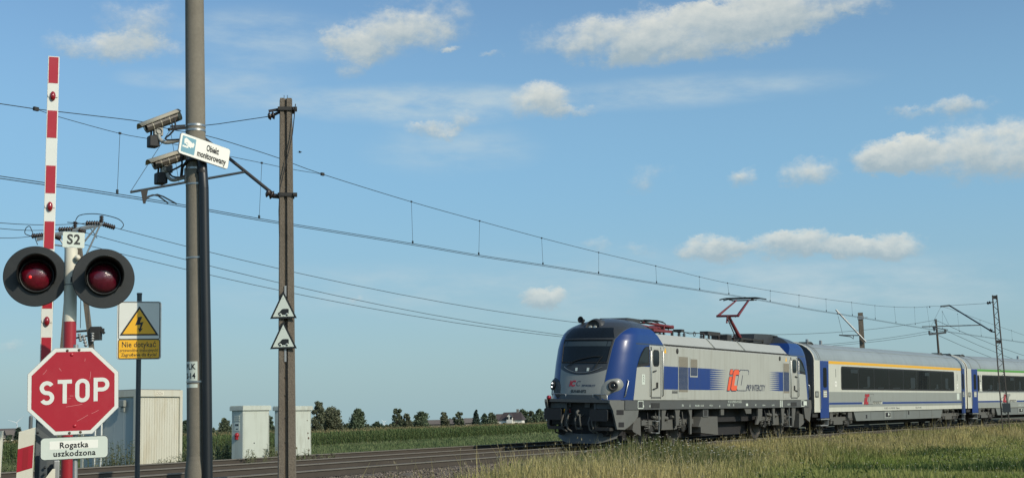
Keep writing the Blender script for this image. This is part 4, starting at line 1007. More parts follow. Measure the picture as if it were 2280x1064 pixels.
    for x in (-9.0, -10.6, 9.7):
        q = MB(); q.tube([(x + .35 * math.cos(t), .62, 4.10 + .12 * abs(math.sin(t))) for t in np.linspace(0, math.pi, 9)], .03, 6); q.box(x - .3, x + .3, .2, .6, 4.10, 4.22); obj('roof_hatch', q, 'uframe', c)
    q = MB(); q.box(-10.2, 10.2, -.9, .9, .62, 1.05); q.box(-9.8, 9.8, -.6, .6, .34, .63); obj('underfloor_gear_and_shade', q, 'insideblack', c)  # lower near-black block closes the gaps, painting the shade below the skirts
    for cx in (7.9, -8.3): bogie(c, cx, 2.5, .46, 1.22, False)
    return c
M['seatdim'] = mat('seat_seen_through_glass', (.015, .018, .019), .3, var=.5, vscale=1.5)
coach('white and grey first class coach with a yellow band, coupled behind the locomotive', 31.2, True)
coach('second class coach with a green band, partly behind the lattice mast', 53.72, False)

# ------------------------------------------------------------------ overhead line of the near track
def oncyl(px, py, dR=.75):
    d = ray(px, py); R = R4 + dR; c = -CC
    a = d[0] ** 2 + d[1] ** 2; b = 2 * (d[0] * c[0] + d[1] * c[1]); k = c @ c - R * R
    q = math.sqrt(b * b - 4 * a * k); ts = [t for t in ((-b - q) / 2 / a, (-b + q) / 2 / a) if t > 0]
    return np.array([0, 0, ZC]) + d * min(ts)
ol = thing('overhead_line', 'railway overhead line of contact wires and droppers above the near track', 'overhead line', tp(0, .75, 6))
def poly_pts(lst, ext0=0., ext1=0., dR=.75):
    P = [oncyl(x, y, dR) for x, y in lst]
    if ext0: P = [P[0] + nrm(P[0] - P[1]) * ext0] + P
    if ext1: P = P + [P[-1] + nrm(P[-1] - P[-2]) * ext1]
    return P
CON = [(5, 393), (100, 407), (230, 427), (385, 452), (580, 487), (740, 513), (918, 542), (1068, 568), (1208, 589), (1333, 609), (1462, 630), (1558, 645), (1640, 658), (1705, 669), (1800, 687), (1900, 703), (2047, 728), (2150, 743), (2275, 761)]
MES = [(5, 232), (80, 243), (200, 257), (320, 272), (378, 288), (462, 303), (540, 326), (620, 352), (718, 388), (918, 450), (1068, 492), (1207, 530), (1333, 562), (1460, 592), (1557, 616), (1620, 630), (1715, 647), (1780, 657), (1840, 666), (1895, 673), (1948, 680), (1992, 683), (2040, 684), (2095, 682), (2150, 700), (2200, 718), (2255, 737)]
STI = [(80, 243), (133, 261), (265, 297), (345, 312), (462, 338), (583, 363), (650, 377), (718, 388)]
STI2 = [(2070, 683), (2100, 693), (2130, 698), (2150, 702)]
con = smoothpts(poly_pts(CON, 6, 12)); mes = smoothpts(poly_pts(MES, 6, 14))
for dz in (0., -.045):
    q = MB(); q.tube([p + np.array([0, 0, dz]) + (tn(0) * .02 if dz else 0) for p in con], .0085, 5); obj('contact_wire', q, 'wire', ol, True)
q = MB(); q.tube(mes, .0085, 5); obj('messenger_wire', q, 'wire', ol, True)
q = MB(); q.tube(smoothpts(poly_pts(STI)), .0065, 5); obj('stitch_wire', q, 'wire', ol, True)
for a in ((80, 243), (718, 388), (2070, 683)):
    p = oncyl(*a); q = MB(); q.obox(p, (tdir(0), tn(0), np.array([0, 0, 1.])), (.05, .025, .035)); obj('clamp', q, 'dark', ol, True)
DRO = [((267, 297), (261, 430)), ((583, 363), (577, 486)), ((916, 449), (919, 542)), ((1068, 492), (1066, 567)), ((1206, 530), (1209, 589)), ((1333, 562), (1333, 609)), ((1460, 592), (1462, 630)), ((1557, 616), (1558, 645)), ((1620, 630), (1623, 655)),
       ((1715, 647), (1715, 671)), ((1779, 657), (1779, 683)), ((1839, 666), (1840, 693)), ((1896, 673), (1898, 702)), ((1948, 680), (1949, 710)), ((1991, 683), (1995, 718)), ((2036, 684), (2038, 722)), ((2064, 684), (2070, 728)), ((2098, 693), (2099, 732)), ((2132, 699), (2136, 738)), ((2182, 712), (2185, 748)), ((2252, 735), (2254, 757))]
for a, b in DRO:
    A, B = oncyl(*a), oncyl(*b); q = MB(); q.tube([A, B], .0048, 4); q.obox(B + np.array([0, 0, .03]), (tdir(0), tn(0), np.array([0, 0, 1.])), (.02, .015, .04)); q.obox(A, (tdir(0), tn(0), np.array([0, 0, 1.])), (.025, .015, .02)); obj('dropper', q, 'wire', ol, True)

def ribbed(mb, p0, p1, r, k=4):
    p0 = np.asarray(p0, float); p1 = np.asarray(p1, float); ax = nrm(p1 - p0); L = np.linalg.norm(p1 - p0)
    prof = [(0, 0)]
    for i in range(k): prof += [(r * .45, L * (i + .05) / k), (r, L * (i + .35) / k), (r * .85, L * (i + .6) / k), (r * .45, L * (i + .95) / k)]
    mb.lathe(prof + [(0, L)], p0, ax, 14)
# concrete mast with the near cantilever
sP = -16.6; PB = tp(sP, -2.2, -.55); tN = tdir(sP); crossdir = -tn(sP)   # crossdir = away, over the track
topz = at(637, 220, PB[1])[2]
mast = thing('catenary_mast', 'weathered square concrete mast carrying the near railway cantilever and two triangular signs', 'catenary mast', PB)
# lean follows the photograph: top and foot centres on the plane through the foot that faces the camera
nf = nrm([-PB[0], -PB[1], 0]); rx = np.array([-nf[1], nf[0], 0])
ptop = onpl(636.5, 222, PB, nf); pbot = onpl(639, 1064, PB, nf); pbot2 = pbot + (pbot - ptop) * .06
wt, wb_ = .127, .182
def hsec(c, w):
    a, g = w, w * .20      # channel on the face that looks at the road
    loc = [(-a, .9 * w), (-a * .95, -.0), (-a * .88, -w), (-g * 1.6, -w), (-g * 1.2, -w * .60), (g * .55, -w * .60), (g * .8, -w), (a * .88, -w), (a, -.0), (a, .9 * w), (a * .8, w), (-a * .8, w)]
    return [c + rx * x - nf * y for x, y in loc]
m_ = MB(); lv = np.linspace(0, 1, 9); rings = [hsec(pbot2 + (ptop - pbot2) * t, wb_ + (wt - wb_) * t) for t in lv]; k = 12
m_.add([p for r in rings for p in r], [(i * k + j, i * k + (j + 1) % k, (i + 1) * k + (j + 1) % k, (i + 1) * k + j) for i in range(8) for j in range(k)] + [tuple(range(8 * k, 9 * k)), tuple(range(k))[::-1]])
obj('post', m_, 'aggr', mast, True)
q = MB()
for dx_ in (-.035, .03): q.tube([ptop + rx * dx_ - np.array([0, 0, .05]), ptop + rx * dx_ + np.array([0, 0, .09])], .006, 5)
obj('rebar_end', q, 'wire', mast, True)
axis_d = nrm(ptop - pbot)
def pm(px, py, off=0.): return onpl(px, py, PB + nf * off, nf)
CP = PB + rx * -.2
def pc(px, py): return onpl(px, py, CP, tN)     # plane across the track
for y_ in (246, 436):
    c = pm(637, y_); q = MB(); w = .155
    for a, b in (((-w, -w), (w, -w)), ((w, -w), (w, w)), ((w, w), (-w, w)), ((-w, w), (-w, -w))):
        q.bar(c + rx * a[0] - nf * a[1], c + rx * b[0] - nf * b[1], .02, .07)
    q.bar(c - rx * .24, c + rx * .22, .05, .04); q.bar(c + rx * .14 + nf * .17, c + rx * .22 + nf * .17, .05, .06)
    obj('clamp_band', q, 'dark', mast, True)
insA = (pm(621, 250), pm(597, 260)); insB = (pm(618, 436), pm(594, 431))
q = MB(); ribbed(q, pm(612, 257), pm(596, 260), .085, 2); q.tube([pm(622, 250), pm(610, 256)], .03, 6); q.bar(pm(598, 248), pm(620, 244), .03, .05); obj('insulator', q, 'insul', mast, True)
q = MB(); ribbed(q, pm(609, 436), pm(592, 428), .095, 2); q.tube([pm(622, 437), pm(607, 436)], .05, 7); obj('insulator', q, 'insul', mast, True)
I1, I2 = pm(597, 260), pm(603, 428)
SUP = oncyl(380, 288); SUPr = oncyl(425, 284)
STE = oncyl(290, 428); STJ = I2 + (SUPr - I2) * .30
q = MB(); q.tube([I1, I1 + (SUP - I1) * .5 + np.array([0, 0, -.02]), SUP], .0085, 5); obj('tie_rod', q, 'wire', mast, True)
q = MB(); q.tube([I2, SUPr], .035, 10); obj('cantilever_strut', q, 'mastmetal', mast, True)
q = MB(); q.bar(SUPr, SUP + (SUP - SUPr) * .1, .05, .06); q.bar(SUPr + np.array([0, 0, .05]), SUP + np.array([0, 0, .06]), .03, .04); obj('support_bracket', q, 'dark', mast, True)
q = MB(); q.tube([STJ, STE], .026, 8); obj('registration_tube', q, 'gpost', mast, True)
q = MB(); q.tube([STE, SUP], .006, 5); q.tube([STE + (STJ - STE) * .42, SUP + np.array([0, 0, -.05])], .005, 5); obj('stay_wire', q, 'wire', mast, True)
DRP = STE + (STJ - STE) * .12; base_ = oncyl(322, 446)
q = MB(); q.prism([(-.07, 0), (.07, 0), (.025, -.28), (-.02, -.28)], DRP + nf * .02, rx, np.array([0, 0, 1.]), -nf * .05); obj('drop_bracket', q, 'mastmetal', mast, True)
q = MB(); q.tube([base_, oncyl(328, 438), oncyl(340, 434), oncyl(352, 436), oncyl(374, 452)], .016, 6); q.tube([base_, oncyl(334, 437), oncyl(350, 433), oncyl(364, 438), oncyl(393, 454)], .016, 6); obj('steady_arm', q, 'wire', mast, True)
q = MB(); q.tube([pm(657, 238, .2), pm(655, 262, .2), pm(651, 300, .2), pm(637, 362, .2), pm(623, 420, .2), pm(621, 470, .2), pm(622, 520, .2)], .010, 6); q.tube([pm(657, 243, .2), pm(658, 232, .2)], .01, 5); obj('bond_cable', q, 'black', mast, True)
for (a, b) in ((636, 660), (770, 805)):
    q = MB(); q.bar(pm(635.5, a, .16), pm(635.5, b, .16), .04, .03, up=tuple(nf)); obj('sign_bracket', q, 'galv', mast, True)
q = MB()
for y_ in (840, 880, 930, 985): q.lathe([(0, 0), (.016, 0), (.016, .02), (0, .02)], pm(635, y_, .10), nf, 8)
obj('bolt', q, 'dark', mast, True)
def triangle(label, cy):
    o = pm(631, cy, .20); e1, e2, n = face(o, R_(-8), R_(.4))
    t = thing('triangle_sign', label, 'sign', frame_m(o, e1, e2, n), 'triangular signs on the concrete mast')
    h = .545; w = .262
    a = MB(); a.prism([(-w, -h / 2), (w, -h / 2), (0, h / 2)], (0, 0, 0), (1, 0, 0), (0, 1, 0), (0, 0, .012), 0, 0); pl = obj('plate', a, 'ink', t)
    a = MB(); a.prism([(-w + .055, -h / 2 + .035), (w - .055, -h / 2 + .035), (0, h / 2 - .075)], (0, 0, .012), (1, 0, 0), (0, 1, 0), (0, 0, .003)); obj('panel', a, 'signwhite', t)
    v = [(-.105, -.20), (-.105, -.165), (-.075, -.145), (-.035, -.10), (-.01, -.085), (.095, -.085), (.105, -.10), (.105, -.20)]
    a = MB(); a.prism(v, (0, .0, .015), (1, 0, 0), (0, 1, 0), (0, 0, .002)); pi = obj('van_symbol', a, 'ink', t)
    for x in (-.062, .072):
        a = MB(); a.lathe([(0, 0), (.030, 0), (.030, .002), (0, .002)], (x, -.20, .016), (0, 0, 1), 14); wv = obj('wheel_ring', a, 'signwhite', pi)
        a = MB(); a.lathe([(0, 0), (.018, 0), (.018, .002), (0, .002)], (x, -.20, .018), (0, 0, 1), 12); obj('wheel', a, 'ink', pi)
    a = MB()
    for x, y in ((0, .12), (0, -.222)): a.lathe([(0, 0), (.008, 0), (.008, .004), (0, .004)], (x, y, .015), (0, 0, 1), 8)
    obj('rivet', a, 'galv', t)
triangle('upper of the two black bordered triangles with a van symbol on the concrete mast', 678)
triangle('lower of the two black bordered triangles with a van symbol on the concrete mast', 745)

# lattice steel mast in front of the second coach
LB = np.array([*tp(41.2, -1.9)[:2], -.6]); lf = nrm([-LB[0], -LB[1], 0]); lx = np.array([-lf[1], lf[0], 0])
lat = thing('catenary_mast', 'slender rusty lattice steel mast standing before the green striped coach', 'catenary mast', LB)
def lm(px, py, off=0.): return onpl(px, py, LB + lf * off, lf)
ltop, lbot = lm(2214.5, 657), lm(2239, 940); ldir = nrm(ltop - lbot); Lh = np.linalg.norm(ltop - lbot); lb2 = lbot - ldir * .5; Lh += .5
def lp(t, sx, sy):
    w = .19 + (.115 - .19) * t; return lb2 + ldir * (Lh * t) + lx * w * sx - lf * (.10 * sy)
for sx in (-1, 1):
    for sy in (-1, 1):
        q = MB(); q.bar(lp(0, sx, sy), lp(1, sx, sy), .055, .055); obj('corner_post', q, 'mastmetal', lat, True)
for sy in (-1, 1):
    q = MB(); nz = 26
    for i in range(nz):
        t0, t1 = i / nz, (i + 1) / nz; a = 1 if i % 2 else -1; q.bar(lp(t0, a, sy), lp(t1, -a, sy), .022, .022)
    obj('lacing', q, 'mastmetal', lat, True)
q = MB()
for t in (.985, .655): q.obox((lp(t, -1, 1) + lp(t, 1, -1)) / 2, (lx, lf, ldir), (.15, .12, .09))
obj('batten_plate', q, 'mastmetal', lat, True)
q = MB(); q.obox(lm(2241, 907, .16), (lx, lf, ldir), (.22, .04, .26)); obj('equipment_box', q, 'gpost', lat, True, bevel=.01)
J1, J2 = lm(2203, 674), lm(2209, 738); S1, S2 = oncyl(2095, 682), oncyl(2113, 680); T1 = oncyl(2053, 727)
q = MB(); ribbed(q, lm(2206, 673), lm(2197, 675), .10, 2); q.tube([lm(2213, 672), J1], .03, 6); obj('insulator', q, 'insul', lat, True)
q = MB(); ribbed(q, lm(2209, 737), lm(2203, 733), .10, 2); q.tube([lm(2217, 739), J2], .04, 6); obj('insulator', q, 'insul', lat, True)
q = MB(); q.tube([lm(2198, 675), S2, S1], .010, 5); obj('tie_rod', q, 'wire', lat, True)
q = MB(); q.tube([J2, S2 + np.array([0, 0, .02])], .045, 8); q.bar(S2, S1, .07, .10); obj('cantilever_strut', q, 'gpost', lat, True)
TJ = J2 + (S2 - J2) * .24
q = MB(); q.tube([TJ, T1], .03, 8); obj('registration_tube', q, 'gpost', lat, True)
q = MB(); q.tube([S1, T1 + (TJ - T1) * .15], .007, 4); q.tube([oncyl(2098, 693), T1 + (TJ - T1) * .46], .007, 4); obj('stay_wire', q, 'wire', lat, True)
q = MB(); q.prism([(-.1, 0), (.1, 0), (.03, -.28), (-.03, -.28)], T1 + (TJ - T1) * .2, lx, np.array([0, 0, 1.]), lf * .06); q.tube([oncyl(2080, 733), oncyl(2086, 730), oncyl(2110, 734)], .03, 6); obj('steady_arm', q, 'gpost', lat, True)

# concrete mast behind the train with a folded cantilever
FB = np.array([*tp(37.5, 8.4)[:2], -.6]); ff = nrm([-FB[0], -FB[1], 0]); fx = np.array([-ff[1], ff[0], 0])
def fm(px, py, off=0.): return onpl(px, py, FB + ff * off, ff)
fm_ = thing('catenary_mast', 'grey concrete mast behind the first coach with an unused slanting cantilever', 'catenary mast', FB)
q = MB(); a_, b_ = fm(1915.5, 696), fm(1920, 776); d_ = nrm(a_ - b_)
q.obox(a_ - d_ * 4.5, (fx, ff, d_), (.14, .14, 4.5)); obj('post', q, 'aggr', fm_, True)
q = MB(); q.obox(a_ - d_ * .3 + ff * .15, (fx, ff, d_), (.17, .03, .10)); q.obox(a_ - d_ * .3 - ff * .15, (fx, ff, d_), (.17, .03, .10)); q.bar(a_ - d_ * .3, a_ - d_ * .3 + fx * .4, .04, .04); obj('clamp_band', q, 'galv', fm_, True)
q = MB(); q.tube([fm(1928, 761, .25), fm(1861, 689, .25)], .05, 8); q.tube([fm(1904, 734, .3), fm(1906, 739, .3)], .06, 6); q.tube([fm(1865, 695, .3), fm(1866, 700, .3)], .05, 6); obj('cantilever_strut', q, 'galv', fm_, True)
q = MB(); q.tube([fm(1868, 745.5, .25), fm(1912, 746.5, .2)], .032, 6); q.tube([fm(1869, 746, .25), fm(1894, 749, .25), fm(1900, 754, .25), fm(1900, 747, .25)], .03, 6); obj('registration_tube', q, 'gpost', fm_, True)
q = MB(); q.tube([fm(1866, 703, .25), fm(1876, 744, .25)], .010, 4); obj('stay_wire', q, 'wire', fm_, True)

# ------------------------------------------------------------------ power line beyond the track
AY = 50.
ap = thing('power_pole', 'tall A-frame power pole with a slanting crossarm behind the crossing signal', 'power pole', (at(170, 990, AY)[0], AY, gz(at(170, 990, AY)[0], AY)))
def ah(px, py, dY=0.): return at(px, py, AY + dY)
q = MB(); g0 = ah(232, 1008); q.bar(ah(176, 545), g0, .17, .17); obj('leg', q, 'aggr', ap, True)
q = MB(); q.bar(ah(150, 640), ah(120, 1008), .15, .15); q.bar(ah(174, 550), ah(150, 640), .15, .15); obj('leg', q, 'aggr', ap, True)
q = MB(); q.bar(ah(82, 531), ah(228, 497), .10, .10); q.bar(ah(82, 533), ah(228, 499), .06, .14); obj('crossarm', q, 'galv', ap, True)
q = MB()
for a, b in (((222, 503), (193, 565)), ((215, 504), (186, 540)), ((128, 523), (150, 560)), ((120, 545), (176, 552))): q.tube([ah(*a), ah(*b)], .035, 6)
obj('brace', q, 'galv', ap, True)
for x, y in ((226, 496), (167, 509)):
    q = MB(); ribbed(q, ah(x, y), ah(x, y - 16), .10, 4); obj('pin_insulator', q, 'insul', ap, True)
for a, b in (((224, 497), (191, 497)), ((163, 510), (130, 511)), ((100, 523), (70, 526)), ((230, 499), (256, 507)), ((176, 512), (190, 518)), ((120, 525), (136, 531))):
    q = MB(); ribbed(q, ah(*a), ah(*b), .11, 6); obj('strain_insulator', q, 'insul', ap, True)
for pts in ([(168, 492), (176, 480), (200, 476), (228, 478), (262, 487), (275, 500), (268, 511)], [(70, 526), (56, 520), (58, 508), (66, 504), (72, 516), (84, 545)], [(150, 495), (190, 500), (206, 515), (216, 530)]):
    q = MB(); q.tube(smoothpts([ah(*p) for p in pts], 5), .018, 5); obj('jumper_cable', q, 'wire', ap, True)
q = MB(); q.bar(ah(166, 738), ah(232, 733), .08, .08); q.bar(ah(170, 752), ah(205, 745), .06, .06); q.obox(ah(214, 742), (np.array([1., 0, 0]), np.array([0, 1., 0]), np.array([0, 0, 1.])), (.18, .2, .26)); q.bar(ah(222, 728), ah(232, 742), .1, .1); q.bar(ah(130, 790), ah(170, 752), .05, .05)
obj('switch_gear', q, 'dark', ap, True)
for a, b in (((185, 745), (192, 772)), ((176, 742), (180, 760)), ((206, 740), (206, 762))):
    q = MB(); ribbed(q, ah(*a, -.2), ah(*b, -.2), .08, 4); obj('pin_insulator', q, 'galv', ap, True)
q = MB()
for pts in ([(180, 655), (179, 730)], [(197, 665), (196, 730)], [(122, 600), (112, 800)]): q.tube([ah(*p, -.3) for p in pts], .014, 4)
obj('jumper_cable', q, 'wire', ap, True)
UY = 96.
up_ = thing('power_pole', 'thin distant power pole with a short crossarm above the first coach', 'power pole', (at(2096, 940, UY)[0], UY, -1.8))
def uh(px, py): return at(px, py, UY)
q = MB(); q.tube([uh(2101, 920), uh(2084, 712)], [.12, .07], 8); obj('pole', q, 'bark', up_, True)
q = MB(); q.bar(uh(2069, 744), uh(2106, 740), .14, .14); q.bar(uh(2069, 736), uh(2069.5, 744), .12, .12); q.bar(uh(2104, 734), uh(2105, 741), .12, .12); q.bar(uh(2083, 710), uh(2084, 720), .14, .14); obj('crossarm', q, 'gpost', up_, True)
def sagline(P, Q, sag, n=24):
    t = np.linspace(0, 1, n)[:, None]; L = P + (Q - P) * t; L[:, 2] -= 4 * sag * (t * (1 - t))[:, 0]; return list(L)
NP = [at(2520, 830, 150.), at(2530, 850, 150.), at(2500, 852, 150.)]
LB_ = [at(-120, 482, 38.), at(-120, 489, 38.), at(-120, 512, 38.)]
for lab, a, b, c_, l0, sag in (('topmost thin power wire sagging from the A-frame pole down behind the locomotive cab', (256, 507), (2083, 712), NP[0], (191, 497), 2.45),
                              ('middle thin power wire sagging from the A-frame pole down behind the locomotive cab', (190, 518), (2105, 735), NP[1], (130, 511), 2.75),
                              ('lowest thin power wire sagging from the A-frame pole down behind the locomotive cab', (136, 531), (2069, 737), NP[2], (70, 526), 2.55)):
    P0 = ah(*a); Q0 = uh(*b)
    q = MB(); q.tube(sagline(P0, Q0, sag), .013, 5); q.tube(sagline(Q0, c_, 1.2, 10), .016, 5); i_ = ['topmost', 'middle', 'lowest'].index(lab.split()[0]); q.tube(sagline(ah(*l0), LB_[i_], .15, 8), .012, 5)
    tag(obj('power_wire', q, 'wire'), lab, 'power wire', 'power wires beyond the track')

# ------------------------------------------------------------------ foreground at the crossing
def proj(p):
    p = np.asarray(p, float) - np.array([0, 0, ZC]); z = p @ FWD; return PW / 2 + F * (p @ RIGHT) / z, PH / 2 - F * (p @ UP) / z
def ribbon(mb, pts, w, d, closed=False, z0=0.):
    P = np.array(pts, float); n = len(P); L = []; Rr = []
    for i in range(n):
        a = P[(i - 1) % n] if (closed or i) else P[i]; b = P[(i + 1) % n] if (closed or i < n - 1) else P[i]
        t = nrm(np.append(b - a, 0))[:2]; nn = np.array([-t[1], t[0]]); L.append(P[i] + nn * w / 2); Rr.append(P[i] - nn * w / 2)
    vs = [(*q, z0) for q in L] + [(*q, z0) for q in Rr] + [(*q, z0 + d) for q in L] + [(*q, z0 + d) for q in Rr]
    m = n if closed else n - 1
    for i in range(m):
        j = (i + 1) % n
        mb.add([vs[2 * n + i], vs[2 * n + j], vs[3 * n + j], vs[3 * n + i], vs[i], vs[j], vs[n + j], vs[n + i]], [(3, 2, 1, 0), (0, 1, 5, 4), (2, 3, 7, 6)])
    return mb
def arcp(cx, cy, r, a0, a1, n=14): return [(cx + r * math.cos(R_(a)), cy + r * math.sin(R_(a))) for a in np.linspace(a0, a1, n)]
def shift(mb, dx, dy): mb.v = [(p[0] + dx, p[1] + dy, p[2]) for p in mb.v]; return mb
I3 = ((1, 0, 0), (0, 1, 0), (0, 0, 1))
ROADZ = -.38
# stop sign
p = at(163.5, 870, 11.0); e1, e2, n = face(p, R_(0), R_(.9))
stop = thing('stop_sign', 'large red octagonal stop sign with a white plate about a damaged gate below', 'road sign', frame_m((p[0], p[1], p[2]), e1, e2, n))
def octo(r): return [(r * math.cos(R_(22.5 + 45 * i)), r * math.sin(R_(22.5 + 45 * i))) for i in range(8)]
Rr = .375 / math.cos(R_(22.5))
a = MB(); a.prism(octo(Rr), (0, 0, -.012), (1, 0, 0), (0, 1, 0), (0, 0, .012)); a.prism(octo(Rr), (0, 0, -.03), (1, 0, 0), (0, 1, 0), (0, 0, .018)); pl = obj('plate', a, 'galv', stop)
a = MB(); a.prism(octo(Rr - .004), (0, 0, .0), (1, 0, 0), (0, 1, 0), (0, 0, .002)); obj('white_border', a, 'white', pl)
a = MB(); a.prism(octo(Rr - .037), (0, 0, .002), (1, 0, 0), (0, 1, 0), (0, 0, .002)); obj('red_field', a, 'signred', pl)
sw = .034; L_ = MB(); r = .0425
ribbon(L_, arcp(0, r, r, 28, 270, 20)[:-1] + arcp(0, -r, r, 90, -152, 20), sw, .002, z0=.004); s_ = shift(L_, -.216, -.01); obj('letter_s', s_, 'white', pl)
L_ = MB(); ribbon(L_, [(0, -.102), (0, .102)], sw, .002, z0=.004); ribbon(L_, [(-.0585, .085), (.0585, .085)], sw, .0024, z0=.004); obj('letter_t', shift(L_, -.071, -.002), 'white', pl)
L_ = MB(); ribbon(L_, arcp(0, r, r, 0, 180) + arcp(0, -r, r, 180, 360), sw, .002, True, z0=.004); obj('letter_o', shift(L_, .074, .003), 'white', pl)
L_ = MB(); ribbon(L_, [(-.0425, -.102), (-.0425, .102)], sw, .0024, z0=.004); ribbon(L_, [(-.05, .085), (.012, .085)] + arcp(.012, .042, .043, 88, -88) + [(-.05, -.001)], sw, .002, z0=.004); obj('letter_p', shift(L_, .226, .008), 'white', pl)
for x, y in ((-.052, .352), (.045, .355), (-.03, -.358), (.06, -.355)):
    a = MB(); a.lathe([(0, .006), (.007, .005), (.012, .001), (.012, 0)], (x, y, .004), (0, 0, 1), 10); obj('bolt', a, 'brown', pl)
for x, y in ((-.015, .315), (.012, -.30)):
    a = MB(); a.lathe([(0, .007), (.010, .005), (.017, .0005), (.017, 0)], (x, y, .004), (0, 0, 1), 10); obj('dent', a, 'signred', pl)
a = MB()
for x0, y0, x1, y1 in ((-.06, -.135, .075, -.115), (.135, .10, .140, .165), (.09, .255, .094, .28), (-.25, .15, -.22, .19), (-.03, -.04, .0, -.042), (-.05, -.065, -.02, -.063), (.15, -.20, .21, -.17), (-.12, .20, -.10, .175), (.03, -.26, .12, -.21)):
    ribbon(a, [(x0, y0), ((x0 + x1) / 2 + .004, (y0 + y1) / 2), (x1, y1)], .0028, .0005, z0=.004)
obj('scratch', a, mat('scratch_mark', (.62, .25, .25), .6, var=.2), pl)
# plate under it
a = MB(); hw, hh = .278, .096
def plate(nm, mats, par, w, h, cx, cy, r, z0, d):
    a = MB(); a.prism(rrect(cx - w, cx + w, cy - h, cy + h, r), (0, 0, z0), (1, 0, 0), (0, 1, 0), (0, 0, d)); return obj(nm, a, mats, par)
cy = -.488; cx = .012
tp_ = plate('text_plate', 'gpost', stop, hw, hh, cx, cy, .035, -.016, .012)
plate('plate_face', 'signwhite', tp_, hw - .005, hh - .005, cx, cy, .032, -.004, .004)
plate('sticker', 'brightwhite', tp_, .198, .035, cx - .005, cy + .028, .003, .0, .001)
text('Rogatka', .069, (cx - .005, cy + .024, .001), *I3, 'ink', tp_, xs=.98, bold=.0016, spacing=1.08)
text('uszkodzona', .068, (cx, cy - .046, .0), *I3, 'ink', tp_, xs=.98, bold=.0016, spacing=1.10)
a = MB(); zg = ROADZ - p[2] - .3; a.tube([(.018, .405, -.045), (.018, zg, -.045)], .021, 12); obj('pole', a, 'galv', stop)
a = MB()
for y in (.30, -.30, cy): a.box(-.08, .10, y - .015, y + .015, -.034, -.018)
obj('bracket', a, 'galv', stop)

# light signal
SY = 12.3
pt, pb = at(158.5, 553, SY), at(150, 1064, SY); ax = nrm(pt - pb); foot = pb + ax * ((ROADZ - .1 - pb[2]) / ax[2])
sg = thing('crossing_signal', 'railway crossing light signal with two red lamps on a white and red post', 'crossing signal', foot)
def spost(y0, y1, mname, r, nm='post'):
    A = pt + (pb - pt) * ((y0 - 553) / 511.); B = pt + (pb - pt) * ((y1 - 553) / 511.) if y1 else foot
    q = MB(); q.tube([A, B], r, 18); return obj(nm, q, mname, sg, True)
spost(553, 636, 'creamw', .0635); spost(636, 719, 'creamw', .0625); spost(719, None, 'red', .0615)
q = MB(); A = pt + (pb - pt) * (83 / 511.); q.tube([A - ax * .004, A + ax * .004], .0645, 18); obj('post_joint', q, 'uframe', sg, True)
q = MB(); q.tube([pt, pt + ax * .012], [.0635, .04], 18); q.tube([pt, pt + ax * .03], .02, 8); obj('post_cap', q, 'galv', sg, True)
c = at(164, 534, SY - .03); e1, e2, n = face(c, R_(6), R_(-1.2))
q = MB(); q.prism(rrect(-.103, .103, -.077, .077, .012), c, e1, e2, -n * .01); sp_ = obj('number_plate', q, 'signwhite', sg, True)
obj('lettering', put(text_mb('S2', .135, xs=.92, bold=.0035, spacing=1.12), c + n * .001, e1, e2, n), 'ink', sp_, True)
for (px, py, ry, rad, yw, nm_) in ((79, 615, 67.5, .296, R_(-1), 'lensred'), (230.5, 620, 66.5, .292, R_(3), 'lensdull')):
    c = at(px, py, SY - .12); e1, e2, n = face(c, yw, 0.)
    q = MB(); q.lathe([(0, -.012), (rad - .004, -.012), (rad, -.006), (rad, .004), (rad - .006, .008), (0, .008)], c, n, 64, sm=False); hd = obj('signal_head', q, 'backboard', sg, True)
    q = MB(); q.tube([c - n * .02, c - n * .16], [.17, .13], 20); q.bar(c - n * .12 - e1 * .0, c - n * .12 + e1 * (.30 if px < 150 else -.30), .05, .05); obj('lamp_case', q, 'backboard', hd, True)
    cc = c + e2 * .012 + e1 * (.012 if px < 150 else .0)
    # hood: open below, a little longer on top
    q = MB(); ts = np.linspace(R_(-122), R_(122), 40); vs = []
    for t in ts:
        dr = e2 * math.cos(t) + e1 * math.sin(t); ln = .16 + .11 * math.cos(t)
        vs += [cc + dr * .172 + n * .008, cc + dr * .184 + n * ln, cc + dr * .176 + n * ln, cc + dr * .164 + n * .008]
    q.add(vs, [(4 * i + k, 4 * i + 4 + k, 4 * i + 4 + (k + 1) % 4, 4 * i + (k + 1) % 4) for i in range(39) for k in range(4)] + [(0, 1, 2, 3), (159, 158, 157, 156)], 0, True); obj('hood', q, 'backboard', hd, True)
    q = MB(); q.lathe([(.158, .008), (.168, .03), (.158, .05), (.148, .045), (.143, .02)], cc - e2 * .012, n, 40); obj('lens_ring', q, 'backboard', hd, True)
    lc = cc - e2 * .012 - e1 * .004
    q = MB(); q.lathe([(.146, .018), (.138, .050), (.115, .075), (.08, .094), (.04, .104), (0, .107)], lc, n, 40); ln_ = obj('lens', q, nm_, hd, True)
    if px < 150:
        q = MB(); P_ = lc - e1 * .052 - e2 * .018 + n * .088; q.lathe([(.020, .0), (.017, .010), (.009, .015), (0, .017)], P_, nrm(n - e1 * .5 - e2 * .2), 14); obj('lamp_light', q, 'glowred', ln_, True)
q = MB()
for h in (.0, .28): q.bar(at(150, 610, SY) + np.array([0, 0, -h * 0]), at(160, 610, SY), .05, .05)
q.lathe([(0, 0), (.03, 0), (.03, .05), (0, .06)], at(173, 575, SY - .02), nrm([.3, -1, 0]), 12); obj('junction_box', q, 'creamw', sg, True)

